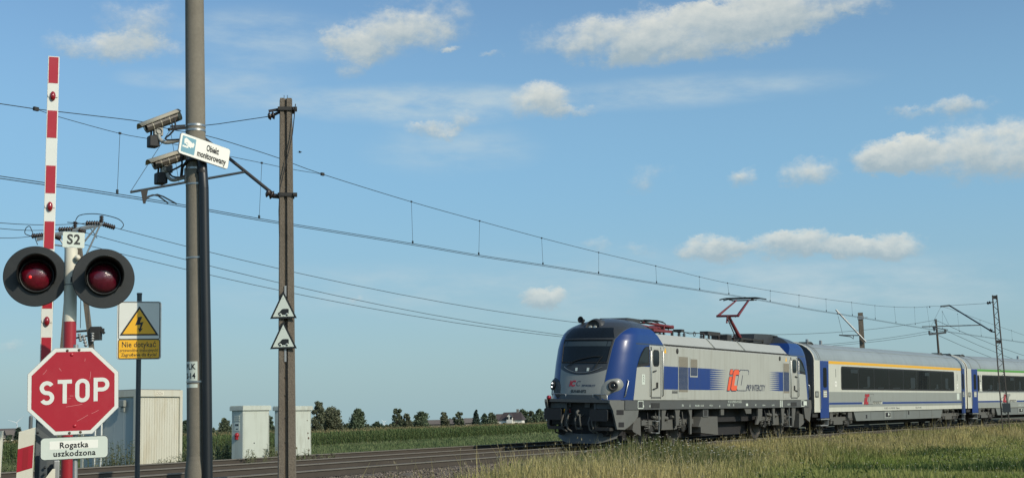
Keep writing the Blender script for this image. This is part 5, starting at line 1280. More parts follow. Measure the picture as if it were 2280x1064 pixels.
# raised barrier
BY = 13.1
b0, b1 = at(98.4, 932, BY), at(120, 127, BY); bx = nrm(b1 - b0); e1, e2, n = face(at(110, 500, BY)); bs = nrm(np.cross(bx, n)) * 1.; bn = np.cross(bs, bx)
if bs[0] < 0: bs = -bs
br = thing('crossing_barrier', 'raised crossing barrier boom with red and white bands and small red lamps', 'crossing barrier', at(97, 1064, BY) * np.array([1, 1, 0]) + np.array([0, 0, ROADZ]))
def bp(y): return b0 + (b1 - b0) * ((932 - y) / 805.)
q = MB(); q.obox((b0 + b1) / 2, (bs, n, bx), (.0575, .02, np.linalg.norm(b1 - b0) / 2)); bo = obj('boom', q, 'white', br, True, bevel=.004)
for y0, y1 in ((129, 189), (252, 314), (377, 439), (502, 563), (633, 694), (757, 820), (880, 931)):
    A, B = bp(y0), bp(y1); q = MB(); q.obox((A + B) / 2 + n * .021, (bs, n, bx), (.0475, .0015, np.linalg.norm(A - B) / 2)); obj('red_band', q, 'signred', bo, True)
for y in (219, 469, 722):
    c = bp(y) + n * .022; q = MB(); q.lathe([(.030, 0), (.028, .02), (.018, .034), (0, .038)], np.zeros(3), (0, 0, 1), 18); put(q, c, bs, bx * 1.75, n); l_ = obj('boom_lamp', q, 'amberref', bo, True)
    q = MB(); q.obox(c + n * .003, (bs, n, bx), (.05, .003, .012)); obj('lamp_clip', q, 'white', l_, True)
def bq(px, py, dY=0.): return at(px, py, BY + dY)
ex_, ey_, ez_ = bs, n, np.array([0, 0, 1.])
def hbox(px0, px1, py0, py1, d0, d1, nm, mname, par, bev=0.01):
    A, B = bq(px0, py1, d0), bq(px1, py0, d0); q = MB(); cen = (A + B) / 2 - n * (d1 - d0) / 2
    q.obox(cen, (e1, n, ez_), (abs((B - A) @ e1) / 2, (d1 - d0) / 2, abs(B[2] - A[2]) / 2)); return obj(nm, q, mname, par, True, bevel=bev)
ho = hbox(74, 128, 930, 1150, .10, .45, 'housing', 'housing', br)
hbox(58, 73, 924, 1150, -.12, .02, 'guard_post', 'housing', ho, .03)
hbox(84, 106, 1003, 1160, -.2, .05, 'drive_box', 'gpost', ho)
q = MB(); q.prism([(0, 0), (.22, -.17), (.22, -.23), (0, -.05)], bq(83, 940, -.03), e1, ez_, n * .02); obj('lever_plate', q, 'gpost', ho, True)
q = MB(); q.prism([(0, 0), (.075, .10), (.10, .10), (.10, -.3), (-.1, -.3)], bq(99, 1066, -.25), e1, ez_, n * .02); obj('counterweight_bracket', q, 'creamw', ho, True)
hbox(116, 133, 1024, 1160, -.02, .1, 'column', 'galv', ho)
q = MB()
for px, py in ((98, 1055), (84, 963), (100, 1040)): q.lathe([(0, .012), (.014, .01), (.014, 0)], bq(px, py, -.22), n, 8)
obj('bolt', q, 'ink', ho, True)

# red and white marker post, white post at the edge
def marker(label, pxs, ytop, Y, banded):
    A, B = at(pxs[0], ytop, Y), at(pxs[1], ytop, Y); w = (B - A)[0]; c = (A + B) / 2; e1, e2, n = face(c, R_(-12))
    t = thing('marker_post', label, 'marker post', frame_m((c[0], c[1], ROADZ), e1, e2, n)); H = c[2] - ROADZ
    lean = -.028
    def sl(y0, y1, z0, z1, x_): return [(-w / 2 + lean * (H - y0) , y0), (w / 2 + lean * (H - y0), y0 + .03), (w / 2 + lean * (H - y1), y1 + .03), (-w / 2 + lean * (H - y1), y1)]
    q = MB(); q.prism([(-w / 2 + lean * H, 0), (w / 2 + lean * H, 0), (w / 2, H + .022), (-w / 2, H - .008)], (0, 0, -.02), (1, 0, 0), (0, 1, 0), (0, 0, .035)); po = obj('post', q, 'creamw', t, bevel=.006)
    if banded:
        for y1, y0 in ((H - .135, H - .305), (H - .45, H - .62)):
            q = MB(); q.prism(sl(y0, y1, 0, 0, 0), (0, 0, .015), (1, 0, 0), (0, 1, 0), (0, 0, .002)); obj('red_band', q, 'signred', po)
            q = MB(); q.prism([(lean * (H - y0) - w * .15, y0 + .02), (lean * (H - y0) + w * .2, y0 + .03), (lean * (H - y1) + w * .2, y1 + .01), (lean * (H - y1) - w * .15, y1)], (0, 0, .017), (1, 0, 0), (0, 1, 0), (0, 0, .0015)); obj('reflector', q, 'red', po)
    return t
marker('slanting white marker post with a red band beside the stop sign', (44, 77), 958, 9.5, True)
marker('plain white marker post cut off by the edge of the picture', (-16, 6.5), 962, 17., False)

# concrete pole with its fittings
CY = 14.0
cp_top, cp_bot = at(432.5, -60, CY), at(441.5, 1030, CY); cax = nrm(cp_top - cp_bot); cfoot = cp_bot + cax * ((ROADZ - .2 - cp_bot[2]) / cax[2])
cpole = thing('concrete_pole', 'thick round concrete pole with a black cable conduit strapped to it', 'pole', cfoot)
def ca(y): return cp_top + (cp_bot - cp_top) * ((y + 60) / 1090.)
def cr(y): return .104 + (y + 60) / 1090. * .018
q = MB(); q.tube([cp_top + cax * 2.2, cp_top, ca(300), ca(700), cp_bot, cfoot], [.098, cr(-60), cr(300), cr(700), cr(1030), .13], 28); obj('shaft', q, 'conc', cpole, True)
q = MB(); q.tube([ca(1022), ca(1050), cfoot], [.126, .146, .16], 28); q.tube([ca(1016), ca(1023)], [.125, .128], 28); obj('base_collar', q, 'conc', cpole, True)
cn = nrm(np.array([-ca(500)[0], -ca(500)[1], 0])); cx_ = np.array([-cn[1], cn[0], 0])
def con_p(px, y, off): q = at(px, y, CY - off); return q
cpath = [con_p(446, 352, .10), con_p(450, 366, .10), con_p(453.5, 420, .10), con_p(456, 600, .10), con_p(459.5, 800, .10), con_p(462, 1064, .105), con_p(464, 1250, .105)]
q = MB(); q.tube(cpath[:3], [.044, .055, .056], 18); q.tube(cpath[2:], [.056, .056, .056, .057, .057], 18); cd_ = obj('conduit', q, 'conduit', cpole, True)
q = MB(); q.tube([cpath[1] + cax * .05, cpath[1] - cax * .10], [.046, .060], 18); obj('conduit_sleeve', q, 'black', cd_, True)
for y, part in ((295, 0), (306, 0), (374, 1), (392, 1), (427, 2), (590, 2), (858, 2)):
    c = ca(y); r = cr(y) + .004; q = MB(); pts = []
    a0, a1 = (0, 2 * math.pi) if part == 0 else (-.2, math.pi * 2 - .2)
    for t in np.linspace(0, 2 * math.pi, 41):
        d = cx_ * math.cos(t) + cn * math.sin(t); rr = r
        if part == 2 and d @ nrm(cpath[3] - ca(600)) > .2: rr = max(r, .0 + (r + .085) * (d @ nrm(cpath[3] - ca(600))) ** 1.2 * .82)
        pts.append(c + d * rr)
    w = .012 if part != 2 else .009; vs = []
    for P_ in pts: vs += [P_ - cax * w, P_ + cax * w]
    q.add(vs, [(2 * i, 2 * i + 1, 2 * i + 3, 2 * i + 2) for i in range(40)], 0, True); obj('steel_strap', q, 'steel', cpole, True)
def wrap(mb, y, ang, off=.0015):
    c = ca(y); r = cr(y) + off
    out = []
    for p_ in mb.v:
        t = ang + p_[0] / r; d = cn * math.cos(t) + cx_ * math.sin(t); out.append(tuple(c + cax * p_[1] + d * (r + p_[2])))
    mb.v = out; return mb
def sheet(w, h, n=14):
    mb = MB(); vs = [(x, y, 0) for x in np.linspace(-w, w, n) for y in (-h, h)]; mb.add(vs, [(2 * i, 2 * i + 2, 2 * i + 3, 2 * i + 1) for i in range(n - 1)], 0, True); return mb
lb = obj('number_label', wrap(sheet(.088, .108), 836, R_(-42)), 'signwhite', cpole, True)
obj('number_label', wrap(sheet(.088, .02), 867, R_(-42)), 'signwhite', cpole, True)
q = text_mb('PLK', .085, xs=.85, bold=.002, spacing=1.15, depth=.0004); obj('lettering', wrap(shift(q, .0, .048), 836, R_(-42), .003), 'ink', lb, True)
q = text_mb('2-14', .085, xs=.85, bold=.002, depth=.0004); obj('lettering', wrap(shift(q, .0, -.052), 836, R_(-42), .003), 'ink', lb, True)
q = MB(); q.tube([con_p(403, 400, .02), con_p(406, 372, .06), con_p(418, 358, .10), con_p(440, 352, .14), con_p(450, 360, .15)], .018, 8); obj('cable', q, 'black', cpole, True)
# cameras
def camera_unit(label, f, b, mt, arm_pts, lampbox, stem, dY):
    A, B = at(*f, CY + dY - .10), at(*b, CY + dY + .10); ax = nrm(A - B)
    t = thing('surveillance_camera', label, 'security camera', at(*mt, CY + dY), 'cameras on the concrete pole')
    L = np.linalg.norm(A - B); upv = nrm(np.array([0, 0, 1.]) - ax * ax[2]); sd = np.cross(ax, upv)
    prof = [(-.062, .035), (-.066, -.02), (-.05, -.055), (-.022, -.070), (.022, -.070), (.05, -.055), (.066, -.02), (.062, .035), (.03, .045), (-.03, .045)]
    q = MB(); q.prism(prof, B, sd, upv, ax * (L * .94)); hs = obj('housing', q, 'camdark', t, True, bevel=.006)
    q = MB(); q.prism([(x * 1.0, y * .98) for x, y in prof], B - ax * .045, sd, upv, ax * .045); obj('rear_cap', q, 'camgrey', hs, True, bevel=.008)
    for k_ in (.25, .5, .75):
        q = MB(); q.prism([(x * 1.06, y * 1.05) for x, y in prof], B + ax * L * k_, sd, upv, ax * .008); obj('housing_rib', q, 'camgrey', hs, True)
    q = MB(); vs = []; xs_ = np.linspace(-1, 1, 13)
    for s_ in (-.05, L * 1.10):
        for x in xs_: vs.append(B + ax * s_ + sd * x * .088 + upv * (.066 - .045 * abs(x) ** 2.2))
    vs += [v - upv * .006 for v in vs]; k_ = 13
    q.add(vs, [(i, i + 1, k_ + i + 1, k_ + i) for i in range(12)] + [(26 + k_ + i, 26 + k_ + i + 1, 26 + i + 1, 26 + i) for i in range(12)] + [(i, k_ * 2 + i, k_ * 2 + i + 1, i + 1) for i in range(12)] + [(k_ + i + 1, 39 + i + 1, 39 + i, k_ + i) for i in range(12)], 0, True); obj('sun_shield', q, 'camgrey', hs, True)
    q = MB(); q.lathe([(0, 0), (.04, 0), (.04, .004), (0, .004)], A - ax * L * .06, ax, 18); obj('lens_window', q, 'glass', hs, True)
    P_ = at(*mt, CY + dY)
    q = MB(); q.obox(P_ + np.array([0, 0, .0]), (nrm(ax * [1, 1, 0]), np.cross([0, 0, 1.], nrm(ax * [1, 1, 0])), np.array([0, 0, 1.])), (.05, .035, .045)); q.lathe([(.03, -.05), (.04, -.04), (.04, .04), (.03, .05)], P_, np.cross([0, 0, 1.], nrm(ax * [1, 1, 0])), 14); obj('swivel', q, 'camarm', t, True, bevel=.006)
    q = MB(); q.tube(smoothpts([at(x, y, CY + dY - .02) for x, y in arm_pts], 5), .021, 12); obj('arm', q, 'camarm', t, True)
    x0, y0, x1, y1 = lampbox; c = at((x0 + x1) / 2, (y0 + y1) / 2, CY + dY); w = (x1 - x0) * CY / F / 2; h = (y1 - y0) * CY / F / 2
    d1 = nrm(ax * [1, 1, 0]); d2 = np.cross([0, 0, 1.], d1)
    q = MB(); q.obox(c, (d2, d1, np.array([0, 0, 1.])), (w * .95, w * .8, h)); lb_ = obj('infrared_lamp', q, 'black', t, True, bevel=.012)
    q = MB()
    for k_ in range(7): q.obox(c - d1 * w * .82 + d2 * w * (-.75 + .25 * k_), (d2, d1, np.array([0, 0, 1.])), (.004, .012, h * .85))
    obj('cooling_fin', q, 'black', lb_, True)
    q = MB(); q.tube([at(*stem[0], CY + dY), at(*stem[1], CY + dY)], .012, 8); obj('lamp_stem', q, 'black', lb_, True)
    return t
c1 = camera_unit('upper beige surveillance camera on the concrete pole, pointing down to the left', (319, 285), (391, 258), (352, 294), [(353, 298), (356, 310), (366, 317), (380, 317), (402, 312), (430, 308)], (327, 303, 353, 329), ((336, 305), (337, 293)), -.02)
q = MB(); q.tube(smoothpts([at(*p_, 13.9) for p_ in ((388, 262), (390, 284), (378, 300), (370, 306), (372, 312), (398, 311), (414, 312))], 4), .010, 6); q.tube([at(381, 266, 13.9), at(385, 287, 13.9), at(394, 290, 13.9)], .007, 5); obj('cable', q, 'black', c1, True)
c2 = camera_unit('lower beige surveillance camera half hidden behind the tilted white notice', (338, 366), (404, 345), (368, 377), [(372, 386), (377, 397), (387, 401), (400, 398), (416, 394), (432, 390)], (343.5, 385, 370, 411), ((352, 387), (353, 376)), -.02)
q = MB(); q.tube(smoothpts([at(*p_, 13.85) for p_ in ((404, 352), (405, 366), (396, 373), (386, 378), (378, 384), (384, 393), (400, 395), (412, 391))], 4), .011, 6); obj('cable', q, 'black', c2, True)
q = MB(); q.obox(at(376, 376, 13.98), I3, (.038, .03, .045)); obj('junction_box', q, 'camdark', c2, True, bevel=.008)
jb = thing('junction_box', 'small grey junction box on the left side of the concrete pole under the cameras', 'junction box', at(414, 390, CY))
q = MB(); q.obox(at(414.5, 391, CY), (cx_, cn, cax), (.016, .06, .08)); obj('box', q, 'camarm', jb, True, bevel=.006)
q = MB(); q.obox(at(411, 391, CY), (cx_, cn, cax), (.004, .05, .07)); obj('lid', q, 'cg', jb, True)
# tilted notice
pn = at(456, 336.5, CY - .22); e1, e2, n = face(pn, R_(34), R_(-9))
nt_ = thing('notice_sign', 'tilted white notice with a camera pictogram strapped across the concrete pole', 'sign', frame_m(pn, e1, e2, n))
W2, H2 = .33, .12
q = MB(); q.prism(rrect(-W2, W2, -H2, H2, .028), (0, 0, -.018), (1, 0, 0), (0, 1, 0), (0, 0, .016)); ns = obj('plate', q, 'galv', nt_)
plate('plate_face', 'brightwhite', ns, W2 - .004, H2 - .004, 0, 0, .026, -.002, .002)
pg = plate('pictogram', 'cyan', ns, .088, .092, -.215, 0, .010, 0, .001)
q = MB(); q.prism([(-.07, .055), (-.045, .072), (.055, .03), (.07, .045), (.085, .02), (.07, -.018), (.05, -.015), (.035, -.03), (-.065, .005)], (-.215, .005, .001), (.88, 0, 0), (0, 1, 0), (0, 0, .001)); q.prism([(-.085, -.02), (-.02, -.02), (-.02, .0), (.0, .0), (.0, -.04), (-.085, -.04)], (-.215, .005, .001), (.88, 0, 0), (0, 1, 0), (0, 0, .0014)); cs = obj('camera_symbol', q, 'brightwhite', pg)
q = MB(); ribbon(q, arcp(-.24, .006, .016, 0, 340, 14), .004, .001, True, z0=.0024); obj('camera_symbol', q, 'cyan', pg)
text('Obiekt', .098, (.10, .040, .0), *I3, 'ink', ns, bold=.0030, fitw=.165)
text('monitorowany', .098, (.10, -.052, .0), *I3, 'ink', ns, bold=.0030, fitw=.385)
q = MB(); q.box(-.12, .12, -.03, .03, -.15, -.018); obj('bracket', q, 'galv', nt_)

# high voltage warning sign
WY = 14.52
pw_ = at(310, 735, WY); e1, e2, n = face(pw_, R_(3), R_(.2))
ws = thing('warning_sign', 'yellow and white high voltage warning sign on a dark grey post', 'warning sign', frame_m(pw_, e1, e2, n))
k = WY / F; hw, hh = 47.5 * k, 64.5 * k
pl = plate('plate', 'galv', ws, hw, hh, 0, 0, 6 * k, -.012, .010); plate('plate_face', 'white', pl, hw - .004, hh - .004, 0, 0, 6 * k, -.002, .002)
def border(cx, cy, w, h, t, z):
    q = MB(); o = rrect(cx - w, cx + w, cy - h, cy + h, 4 * k); ribbon(q, o, t, .0006, True, z0=z); return q
obj('black_border', border(0, 1.5 * k + 20 * k, 44 * k, 41 * k, 1.6 * k, .0), 'ink', pl)
lo_c = -41.5 * k
yl = plate('yellow_panel', 'yellow', pl, 43.5 * k, 20.5 * k, 0, lo_c, 4 * k, .0004, .0006); obj('black_border', border(0, lo_c, 44 * k, 21 * k, 1.8 * k, .0008), 'ink', pl)
q = MB(); q.prism([(-42 * k, -11.5 * k), (42 * k, -11.5 * k), (0, 54 * k)], (0, 0, .0006), (1, 0, 0), (0, 1, 0), (0, 0, .0008)); tr_ = obj('triangle', q, 'ink', pl)
q = MB(); q.prism([(-35.5 * k, -8 * k), (35.5 * k, -8 * k), (0, 47 * k)], (0, 0, .0014), (1, 0, 0), (0, 1, 0), (0, 0, .0008)); obj('triangle_field', q, 'yellow', tr_)
q = MB(); q.prism([(x * k, y * k) for x, y in ((-2, 30), (6, 30), (1, 17), (9, 19), (4, 4), (8, 5), (1, -5), (-3, 6), (.5, 4), (3, 13), (-9, 11))], (0, 0, .0022), (1, 0, 0), (0, 1, 0), (0, 0, .0008)); obj('lightning_arrow', q, 'ink', tr_)
text('Nie dotyka\u0107', 17 * k, (0, lo_c + 9.5 * k, .001), *I3, 'ink', yl, bold=.0012, spacing=1.05, depth=.0004, fitw=73 * k)
text('przewod\u00f3w trakcyjnych!', 9.2 * k, (0, lo_c - 3 * k, .001), *I3, 'ink', yl, bold=.0006, depth=.0004, fitw=82 * k)
text('Zagro\u017cenie dla \u017cycia!', 9.8 * k, (0, lo_c - 13 * k, .001), *I3, 'ink', yl, bold=.0008, depth=.0004, fitw=76 * k)
q = MB(); zb = ROADZ - .3 - pw_[2]; q.tube([(0, 83 * k, -.04), (0, zb, -.04)], .028, 12); q.tube([(0, 80 * k, -.04), (0, 84 * k, -.04)], .031, 12); obj('post', q, 'gpost', ws)
q = MB()
for y in (.2, -.2): q.box(-.12, .12, y - .015, y + .015, -.03, -.012)
obj('bracket', q, 'galv', ws)

# ------------------------------------------------------------------ container and cabinets beyond the tracks
TU = nrm(tdir(-8)); TA = -tn(-8)      # along the track away; across away
def boxframe(pxc, pyt, Y, zb):
    c = at(pxc, pyt, Y); return np.array([c[0], c[1], zb]), c[2] - zb
def solveL(o, d, px):
    lo, hi = .1, 12.
    for _ in range(40):
        m = (lo + hi) / 2
        if proj(o + d * m)[0] < px: lo = m
        else: hi = m
    return lo
o, H = boxframe(303.5, 867, 42., -.75); Lc = solveL(o + np.array([0, 0, H]), TU, 407)
ct = thing('site_container', 'cream and grey site container with a rust stained top rail beyond the tracks', 'container', frame_m(o, TU, TA, (0, 0, 1)))
Wd = 2.6
q = MB(); q.box(.07, Lc - .07, .07, Wd - .07, .12, H - .1); bd = obj('wall_panel', q, 'cont', ct)
q = MB(); q.box(.0681, Lc * .0 + .0699, .12, Wd - .1, .2, H - .25); obj('side_panel', q, 'contg', ct)
fr = MB()
for x in (0, Lc - .12):
    for y in (0, Wd - .12): fr.box(x, x + .12, y, y + .12, 0, H)
fr.box(.12, Lc - .12, 0, .12, H - .22, H); fr.box(.12, Lc - .12, Wd - .12, Wd, H - .22, H); fr.box(0, .12, .12, Wd - .12, H - .22, H); fr.box(Lc - .12, Lc, .12, Wd - .12, H - .22, H); fr.box(.12, Lc - .12, 0, .12, 0, .15); fr.box(0, .12, .12, Wd - .12, 0, .15)
obj('frame', fr, 'cont', ct)
q = MB(); q.box(.05, Lc - .05, .05, Wd - .05, H - .03, H + .02); obj('roof', q, 'roofb', ct)
for i in range(16):
    q = MB(); x = .2 + i * (Lc - .4) / 15; q.box(x, x + .02, .058, .072, .2, H - .26); obj('wall_rib', q, 'cont', bd)
for i in range(6):
    q = MB(); y = .2 + i * (Wd - .4) / 5; q.box(.066, .0682, y, y + .03, .2, H - .26); obj('wall_rib', q, 'contg', bd)
q = MB(); q.box(.40 * Lc, .40 * Lc + .38, -.006, 0, H - .19, H - .05); nb = obj('name_plate', q, 'creamw', ct); text('DIZA', .13, (.40 * Lc + .19, -.007, H - .12), (1, 0, 0), (0, 0, 1), (0, -1, 0), 'grille', nb, depth=.001)
q = MB(); q.box(-.12, 0, .45, .72, H - .55, H - .33); q.box(-.06, 0, .5, .67, H - .72, H - .55); obj('outdoor_lamp', q, 'cg', ct, bevel=.02)
q = MB()
for y in (1.55, 1.85): q.tube([(-.05, y, 0), (-.05, y, H - .9)], .03, 8)
q.box(-.08, 0, 1.5, 1.66, H - 1.0, H - .85); obj('drain_pipe', q, 'white', ct)
def cabinet(label, pxc, pyt, pxr, Y, pxl, mname, extras):
    o, H = boxframe(pxc, pyt, Y, -.62); L = solveL(o + np.array([0, 0, H]), TU, pxr)
    Wd = .05
    while proj(o + np.array([0, 0, H]) + TA * Wd)[0] > pxl: Wd += .01
    t = thing('trackside_cabinet', label, 'cabinet', frame_m(o, TU, TA, (0, 0, 1)), 'trackside cabinets')
    q = MB(); q.box(0, L, 0, Wd, 0, H - .10); b = obj('body', q, mname, t, bevel=.008)
    q = MB(); q.box(-.045, L + .045, -.045, Wd + .045, H - .13, H - .01); q.box(-.03, L + .03, -.03, Wd + .03, H - .01, H + .01); obj('lid', q, mname, t, bevel=.008)
    q = MB(); q.box(-.02, L + .02, -.02, Wd + .02, -.1, .08); obj('plinth', q, 'conc', t)
    q = MB(); q.box(.035, .042, -.003, .01, .1, H - .2); q.box(L - .042, L - .035, -.003, .01, .1, H - .2); obj('door_gap', q, 'uframe', b)
    if extras:
        q = MB()
        for i in range(3): q.box(-.012, 0, .30 * Wd, .78 * Wd, H - .42 + i * .055, H - .385 + i * .055)
        obj('vent', q, 'box', b)
        q = MB(); q.box(-.006, 0, .30 * Wd, .74 * Wd, H - .70, H - .46); st = obj('sticker', q, 'signwhite', b)
        q = MB(); q.box(-.009, -.006, .38 * Wd, .50 * Wd, H - .56, H - .50); q.box(-.009, -.006, .54 * Wd, .66 * Wd, H - .56, H - .50); q.box(-.009, -.006, .42 * Wd, .6 * Wd, H - .66, H - .63); obj('sticker_print', q, 'ink', st)
        q = MB(); q.lathe([(.065, 0), (.072, .02), (.065, .05), (.035, .075), (0, .08)], (0, .5 * Wd, H - .82), (-1, 0, 0), 18); q.box(-.07, 0, .42 * Wd, .58 * Wd, H - .94, H - .84); obj('alarm_bell', q, 'red', b)
        q = MB(); q.lathe([(0, 0), (.02, 0), (.02, .01), (0, .01)], (L * .42, 0, H * .52), (0, -1, 0), 10); obj('lock', q, 'uframe', b)
    else:
        for x, z, r in ((L * .55, H * .42, .035), (L * .45, H * .33, .025), (L * .5, H * .8, .02), (L * .88, H * .8, .02), (L * .92, H * .55, .04), (L * .9, H * .62, .03), (L * .93, H * .38, .035), (L * .7, H * .18, .025), (L * .83, H * .2, .03)):
            q = MB(); q.lathe([(0, 0), (r, 0), (r * .9, .004), (0, .004)], (x, 0, z), (0, -1, 0), 9); obj('peeled_paint_spot', q, 'brown', b)
    return t
cabinet('clean grey trackside cabinet with a red alarm bell on its shaded side', 541, 903, 599.5, 36., 516.5, 'box', True)
cabinet('peeling grey trackside cabinet half hidden by the square concrete mast', 619.5, 904, 692.5, 38.5, 612., 'boxold', False)

# ------------------------------------------------------------------ vegetation
def blades(name, P, h, w, tint_, lab=None, lean=.35, az=None, seed=None):
    n = len(P); az = RNG.uniform(0, 2 * math.pi, n) if az is None else az; la = RNG.uniform(0, 2 * math.pi, n); lm_ = RNG.random(n) * lean
    side = np.stack([np.cos(az), np.sin(az), np.zeros(n)], 1) * (w / 2)[:, None]; ld = np.stack([np.cos(la), np.sin(la), np.zeros(n)], 1) * (lm_ * h)[:, None]
    up = np.zeros((n, 3)); up[:, 2] = h
    V = np.empty((n, 5, 3)); V[:, 0] = P - side; V[:, 1] = P + side; m = P + up * .55 + ld * .35; V[:, 2] = m - side * .8; V[:, 3] = m + side * .8; V[:, 4] = P + up * np.sqrt(np.clip(1 - (lm_ ** 2)[:, None] * .6, .2, 1)) + ld
    i = np.arange(n)[:, None] * 5; Q = np.concatenate([i, i + 1, i + 3, i + 2], 1); T = np.concatenate([i + 2, i + 3, i + 4], 1)
    o = bulk(name, V.reshape(-1, 3), Q, T, ['grass'], np.repeat(tint_, 5, 0))
    return tag(o, lab, 'grass', kind='stuff')
def vproj(P):
    q = P - np.array([0, 0, ZC]); z = q @ FWD; return PW / 2 + F * (q @ RIGHT) / z, PH / 2 - F * (q @ UP) / z, z
def lumps(x, y, k):      # cheap smooth noise
    return .5 + .25 * np.sin(x * k + 1.3 * np.sin(y * k * .7 + 2.)) + .25 * np.sin(y * k * 1.1 + 1.7 * np.sin(x * k * .6 + .5) + 1.)
def sample_verge(n, d0, d1, s0, s1):
    s = RNG.uniform(s0, s1, n); d = RNG.uniform(d0, d1, n); a = PHI0 - s / RC; Rr = R4 + d
    x, y = CC[0] + Rr * np.cos(a), CC[1] + Rr * np.sin(a); return np.stack([x, y, gz(x, y)], 1), d, s
def mixcol(a, b, t): return np.asarray(a)[None] * (1 - t[:, None]) + np.asarray(b)[None] * t[:, None]
def near_grass():
    P, d, s = sample_verge(1100000, -38, -.35, -22, 110)
    px, py, z = vproj(P); keep = (z > 20) & (px > 560) & (px < 2420) & (py < 1130) & (py > 880)
    keep &= RNG.random(len(P)) < np.clip(38. / np.maximum(z, 1), .25, 1.)
    keep &= d < np.interp(s, [-12, -7, -3.6, 0, 6, 110], [-3.2, -1.9, -.8, -.45, -.45, -1.0]) + RNG.normal(0, .35, len(P))
    zb = np.interp(d, [-2.9, -1.0, 0], [-.70, -.245, -.22]); P[:, 2] = np.where(d > -2.9, np.maximum(P[:, 2], zb), P[:, 2])
    P, d, s, z, px = P[keep], d[keep], s[keep], z[keep], px[keep]; n = len(P)
    A1 = lumps(P[:, 0], P[:, 1], .33); A2 = lumps(P[:, 0] + 9, P[:, 1], 1.1); A3 = lumps(P[:, 0] + 3, P[:, 1] + 31, .62)
    dry = np.clip((A1 - .5) * 1.1 + (A2 - .5) * .7 + .56 + RNG.normal(0, .2, n), 0, 1)
    green = np.clip((-d - 5.2 + 1.6 * (A2 - .5)) / 1.5, 0, 1) * np.clip((px - 1480) / 160, 0, 1); dry = dry * (1 - .5 * green)
    h = RNG.uniform(.16, .42, n) * np.interp(d, [-2.5, -.6], [1., .5]) * (.45 + 1.15 * A3 * (.6 + .8 * A2)) * (1 - .62 * green); tall = RNG.random(n) < .12 * (1 - .8 * green) * (.3 + 1.4 * A1); h[tall] *= RNG.uniform(1.4, 2.2, tall.sum())
    w = .006 + .00030 * z + RNG.uniform(0, .008, n); w[tall] *= .7
    c = mixcol((.145, .195, .048), (.54, .465, .20), dry) * RNG.uniform(.45, 1.35, (n, 1)); c[tall] = c[tall] * .5 + np.array([.20, .165, .085]); c = c * (1 - green[:, None]) + (c * .72 + np.array([.080, .105, .020])) * green[:, None]
    blades('verge_grass', P, h, w, c, 'long half dry grass on the bank in front of the train', .5)
    # broad leaved plants between the stalks; dark clumps stand in for patches of shade
    P4, d4, s4 = sample_verge(60000, -16, -.9, -9, 60); x4, y4, z4 = vproj(P4); k4 = (lumps(P4[:, 0] + 17, P4[:, 1], .8) > .66) & (RNG.random(len(P4)) < .16) & (x4 > 900) & (x4 < 2400) & (y4 < 1120); P4, z4 = P4[k4], z4[k4]; m4 = len(P4); P4[:, 2] += RNG.uniform(.02, .34, m4)
    blades('broad_leaves', P4, RNG.uniform(.05, .15, m4), RNG.uniform(.03, .07, m4), mixcol((.075, .115, .03), (.19, .22, .07), RNG.random(m4)), 'broad green leaves of low plants among the bank grass', 1.6)
    CL = [(2075, 1008, 2.2), (2110, 1006, 1.8), (2040, 1014, 1.5), (2190, 1040, 1.6), (2260, 1036, 1.4), (2060, 1046, 1.2), (1560, 1040, .9), (1900, 1046, 1.1), (1330, 1050, .7), (1200, 1052, .6)]
    PP = []
    for cx_, cy_, rr in CL:
        c0_ = onpl(cx_, cy_, (0, 0, -.85), np.array([0, 0, 1.])); q = RNG.normal(0, .5, (520, 2)) * rr; PP.append(np.c_[c0_[0] + q[:, 0], c0_[1] + q[:, 1]])
    PP = np.concatenate(PP); PP = np.c_[PP, gz(PP[:, 0], PP[:, 1])]; m5 = len(PP)
    blades('shade_clumps', PP, RNG.uniform(.12, .36, m5), RNG.uniform(.018, .042, m5), mixcol((.040, .075, .020), (.085, .13, .038), RNG.random(m5)), 'dark green blades standing in for shade patches in the lower right grass', .6)
    # seed heads
    m = tall & (RNG.random(n) < .6); Q = P[m].copy(); Q[:, 2] += h[m] * .85; k = len(Q)
    blades('grass_seed_heads', Q, RNG.uniform(.03, .08, k), .008 + .0003 * z[m], mixcol((.26, .22, .12), (.40, .36, .24), RNG.random(k)), 'pale seed heads above the long grass', .6)
    # taller plants by the locomotive's nose
    P, d, s = sample_verge(5200, -4.2, -.6, -3.5, 10.5); n = len(P)
    dens = RNG.random(n) < np.clip(1.1 - np.abs(s - 2.6) / 6., .05, 1); P, d, s = P[dens], d[dens], s[dens]; n = len(P)
    P[:, 2] = np.where(d > -2.9, np.maximum(P[:, 2], np.interp(d, [-2.9, -1.0, 0], [-.70, -.245, -.22])), P[:, 2]); h = RNG.uniform(.3, .7, n) * np.clip(1.1 - np.abs(s - 3.) / 8., .3, 1)
    blades('tall_weeds', P, h, RNG.uniform(.018, .035, n), mixcol((.07, .11, .035), (.17, .17, .075), RNG.random(n)), 'tall green weeds growing by the nose of the train', .4)
    m = RNG.random(n) < .07; Q = P[m].copy(); Q[:, 2] += h[m]; k = len(Q); V = []; T = []
    base = np.array([(math.cos(t), math.sin(t), 0) for t in np.linspace(0, 2 * math.pi, 7)[:-1]] + [(0, 0, .35)])
    r = RNG.uniform(.02, .05, k); V = (Q[:, None] + base[None] * r[:, None, None]).reshape(-1, 3)
    T = (np.arange(k)[:, None, None] * 7 + np.array([(i, (i + 1) % 6, 6) for i in range(6)])[None]).reshape(-1, 3)
    P2, d2, s2 = sample_verge(420, -14, -2.5, -18, 30); k2 = len(P2); P2[:, 2] += RNG.uniform(.25, .5, k2); r2 = RNG.uniform(.012, .028, k2)
